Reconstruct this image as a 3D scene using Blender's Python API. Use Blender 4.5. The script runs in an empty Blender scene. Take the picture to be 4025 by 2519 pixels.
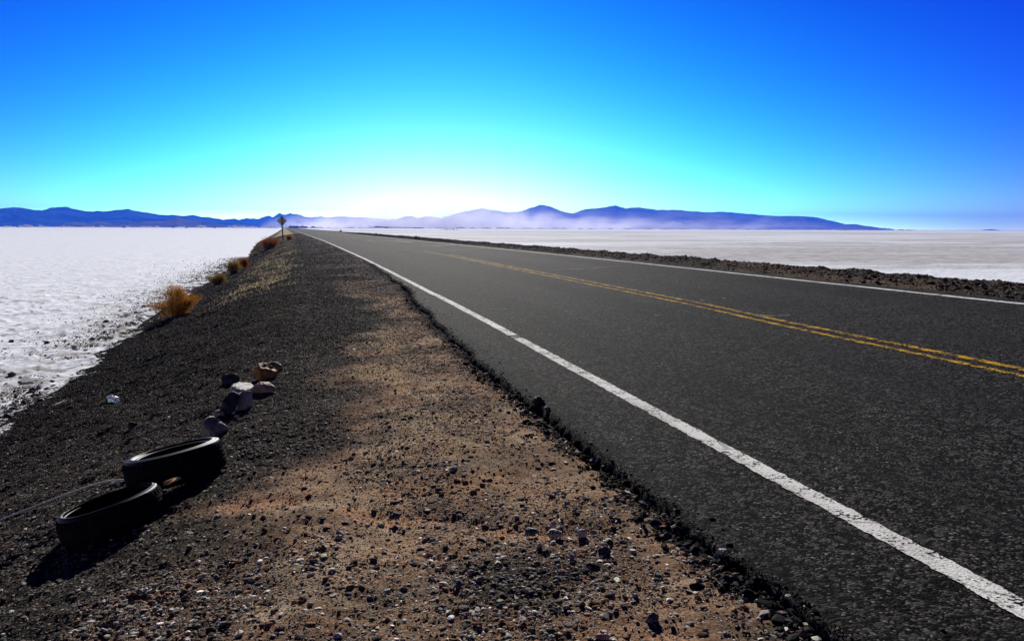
import bpy, bmesh, math, random
import numpy as np
from mathutils import Vector, Matrix

random.seed(7)
RNG = np.random.default_rng(11)
C = bpy.context.scene.collection
SC = bpy.context.scene

# ------------------------------------------------------------------ camera
F, CX, CY = 3200.0, 2012.5, 1259.5          # focal length and centre, in photo pixels
CAM_H = 1.30
YAW = math.radians(14.93)                    # road runs along +Y, the camera looks to the right of it
PITCH = math.radians(6.46)
ROLL = math.radians(0.23)
cam_d = bpy.data.cameras.new("camera")
cam_d.sensor_width = 36.0
cam_d.lens = 36.0 * F / 4025.0
cam_d.clip_start, cam_d.clip_end = 0.05, 90000.0
cam = bpy.data.objects.new("camera", cam_d)
C.objects.link(cam)
RM = Matrix.Rotation(-YAW, 3, 'Z') @ Matrix.Rotation(math.pi / 2 - PITCH, 3, 'X') @ Matrix.Rotation(ROLL, 3, 'Z')
cam.matrix_world = Matrix.Translation((0, 0, CAM_H)) @ RM.to_4x4()
SC.camera = cam
CAM = np.array((0, 0, CAM_H))
RMN = np.array(RM)


def ray(px, py):
    d = RMN @ np.array(((px - CX) / F, (CY - py) / F, -1.0))
    return d


# ------------------------------------------------------------------ sun, sky, exposure
SUN = Vector(ray(1700, -740)).normalized()
SUN_EL = math.asin(SUN.z)
SUN_AZ = math.atan2(SUN.x, SUN.y)
sl = bpy.data.lights.new("sun", 'SUN')
sl.energy, sl.angle, sl.color = 5.0, math.radians(0.5), (1.0, 0.95, 0.88)
sun = bpy.data.objects.new("sun", sl)
C.objects.link(sun)
sun.rotation_euler = SUN.to_track_quat('Z', 'Y').to_euler()
sun.location = (0, 0, 60)

world = bpy.data.worlds.new("World")
SC.world = world
world.use_nodes = True
wn = world.node_tree
wn.nodes.clear()
w_out = wn.nodes.new('ShaderNodeOutputWorld')
w_bg = wn.nodes.new('ShaderNodeBackground')
w_sky = wn.nodes.new('ShaderNodeTexSky')
w_sky.sky_type = 'NISHITA'
w_sky.sun_disc = False
w_sky.sun_elevation = SUN_EL
w_sky.sun_rotation = SUN_AZ
w_sky.altitude = 3400
w_sky.air_density, w_sky.dust_density, w_sky.ozone_density = 1.0, 3.0, 1.0
SKY_S = 0.10
EXPO = 0.65
w_bg.inputs['Strength'].default_value = SKY_S
w_sep = wn.nodes.new('ShaderNodeSeparateColor')
w_com = wn.nodes.new('ShaderNodeCombineColor')
wn.links.new(w_sky.outputs[0], w_sep.inputs[0])


def wmath(op, a, b=None):
    n = wn.nodes.new('ShaderNodeMath'); n.operation = op
    for i, v in enumerate((a, b)):
        if v is None:
            continue
        if isinstance(v, (int, float)):
            n.inputs[i].default_value = v
        else:
            wn.links.new(v, n.inputs[i])
    return n.outputs[0]


# graded like slide film: every channel of the Nishita sky gets its own contrast with
# the height above the horizon and the bearing from the sun
w_tc = wn.nodes.new('ShaderNodeTexCoord')
w_dir = wn.nodes.new('ShaderNodeSeparateXYZ')
wn.links.new(w_tc.outputs['Generated'], w_dir.inputs[0])
w_z = wmath('MAXIMUM', w_dir.outputs[2], 0.0)
w_h = wmath('ADD', wmath('MULTIPLY', w_dir.outputs[0], math.sin(SUN_AZ)), wmath('MULTIPLY', w_dir.outputs[1], math.cos(SUN_AZ)))
w_h = wmath('MAXIMUM', w_h, 0.1)
# away from the sun and overhead the sky falls off to a deep blue
w_fall = wmath('EXPONENT', wmath('ADD', wmath('MULTIPLY', wmath('MINIMUM', wmath('SUBTRACT', w_h, 0.72), 0.0), 3.0),
                                 wmath('MULTIPLY', wmath('MAXIMUM', wmath('SUBTRACT', w_z, 0.30), 0.0), -4.0)))
# white aureole low over the ground under the sun
w_glow = wmath('EXPONENT', wmath('ADD', wmath('MULTIPLY', wmath('SUBTRACT', w_h, 1.0), 44.0), wmath('MULTIPLY', w_z, -20.0)))
w_low = wmath('EXPONENT', wmath('MULTIPLY', w_z, -32.0))           # pale band right on the horizon
for k, (p, c0, cz, ch, gl, lw, top) in enumerate(((2.0, -4.60, -12.0, -0.9, 2.4, 1.15, 9.0), (1.0, -8.1, -5.6, 6.6, .8, 1.25, 9.0), (1.0, -2.10, 0.0, 0.0, .3, .3, 1.05))):
    e = wmath('ADD', wmath('ADD', wmath('MULTIPLY', w_z, cz), wmath('MULTIPLY', w_h, ch)), wmath('ADD', wmath('MULTIPLY', w_low, lw), c0))
    v = wmath('ADD', wmath('MULTIPLY', wmath('POWER', w_sep.outputs[k], p), wmath('EXPONENT', e)), wmath('MULTIPLY', w_glow, gl))
    v = wmath('MULTIPLY', wmath('MULTIPLY', wmath('MINIMUM', v, top), w_fall), 2.0 ** -EXPO / SKY_S)
    wn.links.new(v, w_com.inputs[k])
wn.links.new(w_com.outputs[0], w_bg.inputs['Color'])
wn.links.new(w_bg.outputs[0], w_out.inputs['Surface'])
SC.view_settings.view_transform = 'Standard'
SC.view_settings.look = 'None'
SC.view_settings.exposure = EXPO
SC.view_settings.gamma = 1.0
SC.cycles.volume_bounces = 0
SC.cycles.max_bounces = 6
SC.cycles.transparent_max_bounces = 12
SC.cycles.use_denoising = True


# ------------------------------------------------------------------ small helpers
def sstep(a, b, x):
    t = np.clip((np.asarray(x, float) - a) / (b - a), 0, 1)
    return t * t * (3 - 2 * t)


def vnoise(x, y, seed=0):
    x = np.asarray(x, float); y = np.asarray(y, float)
    xi, yi = np.floor(x), np.floor(y)
    fx, fy = x - xi, y - yi
    fx = fx * fx * fx * (fx * (fx * 6 - 15) + 10); fy = fy * fy * fy * (fy * (fy * 6 - 15) + 10)
    xi = xi.astype(np.int64); yi = yi.astype(np.int64)

    def h(a, b):
        n = (a * 374761393 + b * 668265263 + seed * 1274126177) & 0x7fffffff
        n = ((n ^ (n >> 13)) * 1274126177) & 0x7fffffff
        n = ((n ^ (n >> 16)) * 2654435) & 0x7fffffff
        return ((n >> 7) & 0xffff) / 32767.5 - 1.0
    a = h(xi, yi) * (1 - fx) + h(xi + 1, yi) * fx
    b = h(xi, yi + 1) * (1 - fx) + h(xi + 1, yi + 1) * fx
    return a * (1 - fy) + b * fy


def fbm(x, y, octaves=4, seed=0, gain=0.5):
    s, a, f = 0.0, 1.0, 1.0
    for o in range(octaves):
        s = s + a * vnoise(np.asarray(x) * f + 13.7 * o, np.asarray(y) * f - 7.3 * o, seed + o)
        a *= gain; f *= 2.03
    return s


def mesh_np(name, verts, faces, mat, parent=None, smooth=True, cols=None):
    """one mesh object from numpy arrays; faces (n,3) or (n,4)"""
    me = bpy.data.meshes.new(name)
    verts = np.ascontiguousarray(verts, np.float32); faces = np.ascontiguousarray(faces, np.int32)
    k = faces.shape[1]
    me.vertices.add(len(verts)); me.vertices.foreach_set('co', verts.ravel())
    me.loops.add(faces.size); me.loops.foreach_set('vertex_index', faces.ravel())
    me.polygons.add(len(faces)); me.polygons.foreach_set('loop_start', np.arange(0, faces.size, k, dtype=np.int32))
    me.polygons.foreach_set('use_smooth', np.full(len(faces), bool(smooth)))
    if cols is not None:
        a = me.attributes.new('tone', 'FLOAT_COLOR', 'POINT')
        c = np.ones((len(verts), 4), np.float32); c[:, :cols.shape[1]] = cols
        a.data.foreach_set('color', c.ravel())
    me.update(calc_edges=True)
    me.validate()
    if mat:
        me.materials.append(mat)
    o = bpy.data.objects.new(name, me)
    C.objects.link(o)
    if parent:
        o.parent = parent
    return o


def grid_faces(nr, nc):
    i = np.arange((nr - 1) * nc).reshape(nr - 1, nc)[:, :-1].ravel()
    return np.stack([i, i + 1, i + nc + 1, i + nc], 1)


def bm_obj(name, bm, mat, parent=None, smooth=False):
    me = bpy.data.meshes.new(name)
    bmesh.ops.recalc_face_normals(bm, faces=bm.faces)
    bm.to_mesh(me); bm.free()
    for p in me.polygons:
        p.use_smooth = smooth
    if mat:
        me.materials.append(mat)
    o = bpy.data.objects.new(name, me)
    C.objects.link(o)
    if parent:
        o.parent = parent
    return o


def tag(o, label=None, cat=None, group=None, kind=None):
    for k, v in (('label', label), ('category', cat), ('group', group), ('kind', kind)):
        if v:
            o[k] = v
    return o


def thing(name, label, cat, loc, rotz=0.0, group=None):
    o = bpy.data.objects.new(name, None)
    C.objects.link(o)
    o.location = loc; o.rotation_euler = (0, 0, rotz); o.empty_display_size = 0.2
    return tag(o, label, cat, group)


# ------------------------------------------------------------------ the lie of the land
def off(u):                                   # far off the road bends a little to the left
    return -0.0103 * 10.0 * np.logaddexp(0, (np.asarray(u, float) - 70) / 10.0)


V_L, V_C, V_R, V_END = 2.42, 5.67, 8.75, 9.08
SALT_Z = -1.15


def z_left(u): return np.interp(u, [2, 5.4, 10, 19.5, 30, 57, 100, 400], [-.01, .02, .08, .14, .19, .20, .18, .18])


def z_mid(u): return np.interp(u, [2, 8.5, 11, 17.5, 22.5, 34, 59, 120, 400], [.14, .17, .205, .225, .235, .275, .31, .30, .26])


def z_right(u): return np.interp(u, [2, 12, 20, 35, 60, 400], [.385, .39, .40, .39, .36, .30])


def v_edge(u):                                # ragged left edge of the asphalt
    u = np.asarray(u, float)
    e = np.interp(u, [0, 7, 9.5, 13, 16, 22, 26, 400], [1.71, 1.71, 1.73, 1.90, 2.12, 2.20, 2.28, 2.26])
    return e + 0.035 * fbm(u * 1.3, u * 0 + 3.3, 4, 5) * np.clip(u / 3, 0.6, 1)


def z_road(u, v):
    zl, zc, zr = z_left(u), z_mid(u), z_right(u)
    a = zl + (zc - zl) * (v - V_L) / (V_C - V_L)
    b = zc + (zr - zc) * (v - V_C) / (V_R - V_C)
    return np.where(v < V_C, a, b)


def toe(u): return np.interp(u, [0, 8, 25, 45, 68, 90, 150, 400], [-3.55, -3.55, -3.85, -3.7, -3.4, -4.0, -5.0, -4.6])


PV = np.array([-9.0, -4.7, -3.6, -2.0, -1.2, -0.7, 0.0, 0.8, 1.72, 2.6])
PZ = np.array([-1.75, -1.42, -1.15, -0.70, -0.44, -0.29, -0.17, -0.125, -0.105, -0.10])


def z_shoulder(u, v):
    u = np.asarray(u, float); v = np.asarray(v, float)
    vv = np.where(v < 0, v * 3.6 / -toe(u), v)
    z = np.interp(vv, PV, PZ)
    lift = (z_left(u) + 0.02) * sstep(-3.6, 0.8, vv)
    rise = 0.062 * sstep(14, 24, u) * sstep(-0.5, 1.6, vv)   # farther on the gravel has crept up to the paint
    return z + lift + rise


def micro(u, v):
    """bumps of the gravel shoulder"""
    rough = 0.35 + 0.65 * sstep(0.3, -1.0, v)
    m = 0.030 * fbm(u * 1.1, v * 1.4, 3, 21) * (0.5 + 0.5 * rough)
    m = m + 0.014 * fbm(u * 6.0, v * 6.5, 3, 31) * rough + 0.006 * fbm(u * 23, v * 23, 3, 41) + 0.0035 * np.abs(fbm(u * 55, v * 55, 2, 43))
    # shallow tyre tracks along the shoulder and a rill that crosses it
    for vc in (0.35, 1.15):
        m = m - 0.012 * np.exp(-((v - vc - 0.06 * np.sin(u * 0.5)) / 0.14) ** 2)
    uc = 4.30 - 0.66 * v + 0.10 * fbm(v * 2.0, u * 0, 2, 77)
    m = m - 0.013 * np.exp(-((u - uc) / 0.10) ** 2) * sstep(-0.8, -0.2, v)
    return m


def z_berm(u, v):
    zr = z_right(u)
    z = np.interp(v, [9.0, 9.35, 10.6, 11.5, 12.0, 12.6, 17.0, 18], [-.06, -.05, -.06, -.035, -.02, -.13, -1.62, -1.9])
    return z + zr


def ground(x, y):
    """height of whatever lies under (x, y), without the small bumps"""
    x = np.asarray(x, float); y = np.asarray(y, float)
    v = x - off(y)
    z = np.where(v < v_edge(y), z_shoulder(y, v), np.where(v < V_END, z_road(y, v), z_berm(y, v)))
    return np.maximum(z, SALT_Z)


def at(px, py, tmax=400.0):
    """where the sight line through a photo pixel meets the ground"""
    d = ray(px, py)
    d = d / abs(d @ RMN[:, 2])
    t = np.geomspace(1.2, tmax, 6000)
    p = CAM[None] + t[:, None] * d[None]
    g = ground(p[:, 0], p[:, 1])
    hit = np.nonzero(p[:, 2] <= g)[0]
    k = hit[0] if len(hit) else len(t) - 1
    q = p[k]
    return Vector((q[0], q[1], float(g[k]))), float(t[k])


def at_depth(px, py, depth):
    d = ray(px, py); d = d / abs(d @ RMN[:, 2])
    q = CAM + depth * d
    return Vector(q)


def px2m(n, depth): return n * depth / F


# ------------------------------------------------------------------ materials
def new_mat(name):
    m = bpy.data.materials.new(name)
    m.use_nodes = True
    nt = m.node_tree
    return m, nt, nt.nodes['Principled BSDF']


class N:
    """tiny node-writing helper"""
    def __init__(s, nt): s.nt = nt

    def put(s, typ, **kw):
        n = s.nt.nodes.new(typ)
        for k, v in kw.items():
            setattr(n, k, v)
        return n

    def link(s, a, b): s.nt.links.new(a, b)

    def val(s, sock, v):
        if isinstance(v, bpy.types.NodeSocket):
            s.link(v, sock)
        else:
            sock.default_value = v

    def math(s, op, a, b=0.0, clamp=False):
        n = s.put('ShaderNodeMath', operation=op, use_clamp=clamp)
        s.val(n.inputs[0], a); s.val(n.inputs[1], b)
        return n.outputs[0]

    def noise(s, vec, scale, detail=4.0, rough=0.55, dist=0.0):
        n = s.put('ShaderNodeTexNoise')
        s.link(vec, n.inputs['Vector'])
        n.inputs['Scale'].default_value = scale; n.inputs['Detail'].default_value = detail
        n.inputs['Roughness'].default_value = rough; n.inputs['Distortion'].default_value = dist
        return n.outputs['Fac']

    def vor(s, vec, scale, feature='F1', out='Distance'):
        n = s.put('ShaderNodeTexVoronoi', feature=feature)
        s.link(vec, n.inputs['Vector']); n.inputs['Scale'].default_value = scale
        return n.outputs[out]

    def ramp(s, fac, a, b, lo=0.0, hi=1.0):
        n = s.put('ShaderNodeMapRange', clamp=True, interpolation_type='SMOOTHSTEP')
        s.val(n.inputs[0], fac)
        for i, v in enumerate((a, b, lo, hi)):
            n.inputs[i + 1].default_value = v
        return n.outputs[0]

    def mix(s, fac, a, b):
        n = s.put('ShaderNodeMix', data_type='RGBA')
        s.val(n.inputs[0], fac)
        for i, v in ((6, a), (7, b)):
            if isinstance(v, bpy.types.NodeSocket):
                s.link(v, n.inputs[i])
            else:
                n.inputs[i].default_value = (*v, 1.0) if len(v) == 3 else v
        return n.outputs[2]

    def bump(s, height, strength, dist, prev=None):
        n = s.put('ShaderNodeBump')
        n.inputs['Strength'].default_value = strength; n.inputs['Distance'].default_value = dist
        s.link(height, n.inputs['Height'])
        if prev:
            s.link(prev, n.inputs['Normal'])
        return n.outputs['Normal']

    def obj(s): return s.put('ShaderNodeTexCoord').outputs['Object']

    def stretch(s, vec, sx, sy, sz=1.0):
        n = s.put('ShaderNodeMapping')
        s.link(vec, n.inputs['Vector']); n.inputs['Scale'].default_value = (sx, sy, sz)
        return n.outputs[0]


def simple_mat(name, col, rough=0.7, var=0.25, scale=20.0, bump=0.0, spec=0.5, metal=0.0):
    m, nt, b = new_mat(name)
    n = N(nt); v = n.obj()
    f = n.noise(v, scale, 5)
    lo = tuple(c * (1 - var) for c in col); hi = tuple(min(1, c * (1 + var)) for c in col)
    n.link(n.mix(n.ramp(f, .3, .7), lo, hi), b.inputs['Base Color'])
    b.inputs['Roughness'].default_value = rough
    b.inputs['Specular IOR Level'].default_value = spec
    b.inputs['Metallic'].default_value = metal
    if bump:
        n.link(n.bump(n.noise(v, scale * 2.5, 5), 1.0, bump), b.inputs['Normal'])
    return m


def mat_gravel():
    """shoulder: brown soil (tone.r), pale dry sand (tone.g), the rest dark grey grit with shade between stones painted in"""
    m, nt, b = new_mat('gravel soil'); n = N(nt); v = n.obj()
    at_ = n.put('ShaderNodeAttribute', attribute_name='tone')
    sep = n.put('ShaderNodeSeparateColor'); n.link(at_.outputs['Color'], sep.inputs[0])
    grit = n.vor(v, 90, out='Color')
    gs = n.put('ShaderNodeSeparateColor'); n.link(grit, gs.inputs[0])
    fine = n.noise(v, 60, 6, .65)
    patch = n.noise(v, 2.2, 5, .6)
    dark = n.mix(gs.outputs[0], (.008, .007, .0065), (.060, .052, .045))  # grit tone lowered to include the shade between stones
    dark = n.mix(n.ramp(gs.outputs[1], .93, .97), dark, (.30, .28, .25))
    soil = n.mix(n.ramp(fine, .35, .65), (.18, .105, .062), (.37, .245, .16))
    soil = n.mix(n.ramp(patch, .45, .68), soil, (.40, .30, .20))
    soil = n.mix(n.ramp(n.noise(v, 1.3, 6, .65), .50, .68, 0, .75), soil, (.33, .15, .07))
    soil = n.mix(n.ramp(n.noise(v, 3.4, 6, .7), .52, .66, 0, .6), soil, (.085, .066, .048))
    soil = n.mix(n.ramp(gs.outputs[1], .90, .96), soil, (.10, .09, .08))
    sand = n.mix(n.ramp(fine, .35, .65), (.33, .25, .13), (.55, .46, .28))
    soil = n.mix(at_.outputs['Alpha'], soil, n.mix(n.ramp(fine, .35, .65), (.24, .11, .055), (.46, .25, .14)))
    c = n.mix(sep.outputs[0], dark, soil)
    c = n.mix(sep.outputs[1], c, sand)
    salt = n.mix(fine, (.5, .5, .5), (.8, .8, .8))
    c = n.mix(sep.outputs[2], c, salt)
    n.link(c, b.inputs['Base Color'])
    b.inputs['Roughness'].default_value = .9; b.inputs['Specular IOR Level'].default_value = .004
    h = n.math('ADD', n.math('MULTIPLY', n.vor(v, 70), -0.6), n.noise(v, 180, 4, .7))
    n.link(n.bump(h, .8, .008), b.inputs['Normal'])
    return m


def mat_stone():
    """pebbles: each one keeps the colour stored for it"""
    m, nt, b = new_mat('pebbles'); n = N(nt); v = n.obj()
    at_ = n.put('ShaderNodeAttribute', attribute_name='tone')
    f = n.noise(v, 130, 3)
    c = n.mix(n.ramp(f, .35, .7), (0, 0, 0), (1, 1, 1))
    mx = n.put('ShaderNodeMix', data_type='RGBA', blend_type='MULTIPLY'); mx.inputs[0].default_value = .35
    n.link(at_.outputs['Color'], mx.inputs[6]); n.link(c, mx.inputs[7])
    n.link(mx.outputs[2], b.inputs['Base Color'])
    b.inputs['Roughness'].default_value = .7; b.inputs['Specular IOR Level'].default_value = .006
    return m


ASPH_DARK, ASPH_LITE = (.004, .004, .0042), (.096, .092, .088)


def asphalt_nodes(n, v):
    cell = n.put('ShaderNodeTexVoronoi'); n.link(v, cell.inputs['Vector']); cell.inputs['Scale'].default_value = 85
    cs = n.put('ShaderNodeSeparateColor'); n.link(cell.outputs['Color'], cs.inputs[0])
    big = n.put('ShaderNodeTexVoronoi'); n.link(v, big.inputs['Vector']); big.inputs['Scale'].default_value = 34
    bs = n.put('ShaderNodeSeparateColor'); n.link(big.outputs['Color'], bs.inputs[0])
    c = n.mix(n.math('POWER', cs.outputs[0], 3.2), ASPH_DARK, ASPH_LITE)
    c = n.mix(n.ramp(bs.outputs[0], .45, .80, 0, .85), c, (.004, .004, .0042))
    c = n.mix(n.ramp(bs.outputs[2],   .78, .98, 0, .45), c, (.085, .082, .078))
    c = n.mix(n.math('MULTIPLY', n.ramp(cs.outputs[1], .965, .99), n.ramp(n.noise(v, 3.0, 3), .42, .62, .15, 1)), c, (.21, .20, .19))
    # two darker, polished wheel paths in each lane and a dustier crown between them
    sx = n.put('ShaderNodeSeparateXYZ'); n.link(v, sx.inputs[0])
    lane = n.math('COSINE', n.math('MULTIPLY', n.math('SUBTRACT', sx.outputs[0], 3.2), 3.9))
    blot = n.noise(n.stretch(v, 1.2, .16), 1.0, 5, .6)
    c = n.mix(n.math('MULTIPLY', n.ramp(lane, -.2, .9), n.ramp(blot, .35, .7, .1, .5)), c, (.009, .009, .0095))
    smear = n.noise(n.stretch(v, .35, 1.6), 1.0, 6, .65)
    c = n.mix(n.ramp(smear, .60, .80, 0, .16), c, (.15, .14, .13))
    # wheel tracks polished paler, long streaks of dust
    dust = n.noise(n.stretch(v, .55, .09), 2.0, 5, .6)
    c = n.mix(n.ramp(dust, .50, .78, 0, .10), c, (.10, .097, .095))
    patch = n.noise(v, .8, 4, .6)
    c = n.mix(n.ramp(patch, .55, .75, 0, .45), c, (.022, .022, .023))
    h = n.math('MULTIPLY', cell.outputs['Distance'], -1.0)
    return c, h


def mat_asphalt():
    m, nt, b = new_mat('chip seal asphalt'); n = N(nt); v = n.obj()
    c, h = asphalt_nodes(n, v)
    # pale mud spots
    sp = n.vor(v, 1.9); wob = n.noise(v, 30, 3)
    gate = n.noise(v, 1.1, 2)
    spot = n.math('MULTIPLY', n.ramp(n.math('ADD', sp, n.math('MULTIPLY', wob, .08)), .075, .115, 1, 0), n.ramp(gate, .52, .60))
    c = n.mix(n.math('MULTIPLY', spot, .75), c, (.22, .20, .175))
    # fine cracks
    cr = n.vor(n.stretch(v, .35, .22), 1.0, 'DISTANCE_TO_EDGE')
    crk = n.math('MULTIPLY', n.ramp(cr, .002, .006, 1, 0), n.ramp(n.noise(v, .4, 2), .5, .6))
    c = n.mix(n.math('MULTIPLY', crk, .7), c, (.008, .008, .008))
    n.link(c, b.inputs['Base Color'])
    b.inputs['Roughness'].default_value = .8; b.inputs['Specular IOR Level'].default_value = .0075
    n.link(n.bump(n.math('ADD', h, n.math('MULTIPLY', n.noise(v, 240, 3, .7), .5)), .75, .007), b.inputs['Normal'])
    return m


def mat_paint(name, col, wear, grime):
    m, nt, b = new_mat(name); n = N(nt); v = n.obj()
    c, h = asphalt_nodes(n, v)
    cell = n.vor(v, 42); w = n.noise(v, 7, 5, .7); w2 = n.noise(v, 55, 3, .6)
    chips = n.ramp(n.math('ADD', n.math('MULTIPLY', w, .55), n.math('MULTIPLY', w2, .6)), wear, wear + .06)
    dirt = n.noise(n.stretch(v, 1, .25), 5, 5, .65)
    p = n.mix(n.ramp(dirt, .40, .75), col, grime)
    crk = n.vor(n.stretch(v, 3.0, .9), 1.0, 'DISTANCE_TO_EDGE')
    p = n.mix(n.ramp(crk, .004, .012, .55, 0), p, (.10, .10, .10))
    n.link(n.mix(chips, p, c), b.inputs['Base Color'])
    b.inputs['Roughness'].default_value = .8; b.inputs['Specular IOR Level'].default_value = .01
    n.link(n.bump(n.math('ADD', h, w2), .5, .004), b.inputs['Normal'])
    return m


def mat_salt():
    m, nt, b = new_mat('salt crust'); n = N(nt); v = n.obj()
    xyz = n.put('ShaderNodeSeparateXYZ'); n.link(v, xyz.inputs[0])
    d = n.put('ShaderNodeVectorMath', operation='LENGTH'); n.link(v, d.inputs[0])
    dist = d.outputs['Value']
    fine = n.noise(v, 9, 6, .65)
    mid = n.noise(v, .9, 6, .6)
    white = n.mix(n.ramp(mid, .35, .7), (.64, .685, .77), (.78, .815, .875))
    # brown mud showing through on the right of the road
    right = n.ramp(n.math('SUBTRACT', xyz.outputs[0], n.math('MULTIPLY', xyz.outputs[1], .02)), 8, 26)
    near = n.ramp(dist, 34, 75)
    big = n.noise(n.stretch(v, .010, .030), 1.0, 6, .62, .6)
    strk = n.noise(n.stretch(v, .04, .22), 1.0, 6, .7)
    mud = n.math('MULTIPLY', n.ramp(n.math('ADD', n.math('MULTIPLY', big, .5), n.math('MULTIPLY', strk, .5)), .45, .56, 1, 0.0), 1.0)
    mud = n.math('MULTIPLY', n.math('MULTIPLY', n.math('ADD', n.math('MULTIPLY', mud, .78), .14), right), near)
    far = n.ramp(dist, 600, 1500, 1, .25)
    mud = n.math('MULTIPLY', mud, far)
    mudc = n.mix(n.ramp(n.noise(v, .7, 5, .7), .35, .65), (.25, .245, .25), (.50, .49, .50))
    c = n.mix(mud, white, mudc)
    # painted shade of little hollows and crust bumps, as blue-grey marks
    pit_shade = n.ramp(n.math('ADD', n.math('MULTIPLY', n.noise(v, 3.1, 5, .7), .6), n.math('MULTIPLY', fine, .4)), .37, .47, .6, 0)
    c = n.mix(pit_shade, c, (.30, .315, .37))
    tick_shade = n.ramp(n.noise(n.stretch(v, 1.0, 1.6), 3.6, 3, .55), .60, .66, 0, .55)
    c = n.mix(tick_shade, c, (.26, .275, .34))
    # plate cracks and a muddy margin along the foot of the bank
    wob = n.put('ShaderNodeVectorMath', operation='ADD'); nz = n.put('ShaderNodeTexNoise'); n.link(v, nz.inputs['Vector']); nz.inputs['Scale'].default_value = 1.5
    n.link(v, wob.inputs[0]); n.link(nz.outputs['Color'], wob.inputs[1])
    ck = n.vor(wob.outputs[0], .75, 'DISTANCE_TO_EDGE')
    crk = n.math('MULTIPLY', n.ramp(ck, .012, .05, .75, 0), n.ramp(n.noise(v, .5, 3), .42, .58))
    crk = n.math('MULTIPLY', crk, n.ramp(dist, 60, 25))
    c = n.mix(crk, c, (.20, .18, .165))
    mg = n.math('MULTIPLY', n.math('MULTIPLY', n.ramp(xyz.outputs[0], -7.0, -3.8), n.ramp(n.noise(v, 1.6, 6, .7), .42, .62)), n.ramp(xyz.outputs[1], 60, 30))
    c = n.mix(n.math('MULTIPLY', mg, n.ramp(xyz.outputs[0], 3, 0, 0, .8)), c, (.22, .19, .165))
    n.link(c, b.inputs['Base Color'])
    b.inputs['Roughness'].default_value = .85; b.inputs['Specular IOR Level'].default_value = .01
    h = n.math('ADD', n.noise(v, 2.2, 6, .65), n.math('MULTIPLY', fine, .35))
    n.link(n.bump(h, .55, .06), b.inputs['Normal'])
    return m


def mat_rubber():
    m, nt, b = new_mat('old rubber'); n = N(nt); v = n.obj()
    dust = n.noise(v, 14, 5, .65)
    c = n.mix(n.ramp(dust, .42, .75), (.004, .004, .0042), (.016, .0155, .015))
    n.link(c, b.inputs['Base Color'])
    b.inputs['Roughness'].default_value = .55; b.inputs['Specular IOR Level'].default_value = .16
    n.link(n.bump(n.noise(v, 90, 4), .35, .003), b.inputs['Normal'])
    return m


def mat_twig(name, col, col2):
    m, nt, b = new_mat(name); n = N(nt); v = n.obj()
    f = n.noise(v, 9, 3)
    c = n.mix(n.ramp(f, .35, .65), col, col2)
    n.link(c, b.inputs['Base Color']); b.inputs['Roughness'].default_value = .8
    b.inputs['Specular IOR Level'].default_value = .03
    tr = n.put('ShaderNodeBsdfTranslucent'); n.link(c, tr.inputs['Color'])
    mx = n.put('ShaderNodeMixShader'); mx.inputs[0].default_value = .42
    out = nt.nodes['Material Output']
    n.link(b.outputs[0], mx.inputs[1]); n.link(tr.outputs[0], mx.inputs[2]); n.link(mx.outputs[0], out.inputs['Surface'])
    return m


def mat_rock(name, col, col2):
    m, nt, b = new_mat(name); n = N(nt); v = n.obj()
    f = n.noise(v, 11, 6, .65)
    c = n.mix(n.ramp(f, .35, .68), col, col2)
    c = n.mix(n.ramp(n.noise(v, 60, 3), .6, .75, 0, .4), c, tuple(.5 * x for x in col))
    n.link(c, b.inputs['Base Color']); b.inputs['Roughness'].default_value = .75
    b.inputs['Specular IOR Level'].default_value = .3
    n.link(n.bump(n.math('ADD', f, n.math('MULTIPLY', n.noise(v, 70, 4), .3)), .6, .02), b.inputs['Normal'])
    return m


def mat_hill(name, lo, hi):
    m, nt, b = new_mat(name); n = N(nt); v = n.obj()
    f = n.noise(v, .004, 7, .6)
    n.link(n.mix(n.ramp(f, .38, .62), lo, hi), b.inputs['Base Color'])
    b.inputs['Roughness'].default_value = 1; b.inputs['Specular IOR Level'].default_value = 0
    return m


M_GRAVEL, M_STONE, M_ASPH, M_SALT = mat_gravel(), mat_stone(), mat_asphalt(), mat_salt()
M_WHITE = mat_paint('worn white paint', (.62, .62, .61), .605, (.40, .39, .375))
M_YELLOW = mat_paint('worn yellow paint', (.54, .31, .010), .535, (.30, .17, .03))
M_RUBBER = mat_rubber()
M_TREAD = simple_mat('matt tread rubber', (.013, .013, .013), .95, .4, 30, 0, .02)
M_DASH = mat_paint('faded white paint', (.36, .355, .34), .56, (.22, .22, .21))
M_STEEL = simple_mat('weathered aluminium', (.62, .64, .66), .6, .12, 6, 0, .3, 0)
M_POST = simple_mat('weathered wooden post', (.10, .085, .07), .85, .3, 30, .002)
M_DARKBUILD = simple_mat('dark wall', (.10, .065, .05), .8, .3, .4)
M_ROOF = simple_mat('sheet roof', (.16, .10, .085), .6, .3, .4)
M_DARKHEAP = simple_mat('dark earth', (.07, .06, .055), .95, .4, .5)
M_GLASSDARK = simple_mat('dark glass', (.02, .025, .03), .15, .1, 3)
M_CARPAINT = simple_mat('dark car paint', (.03, .035, .05), .3, .1, 3)

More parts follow.
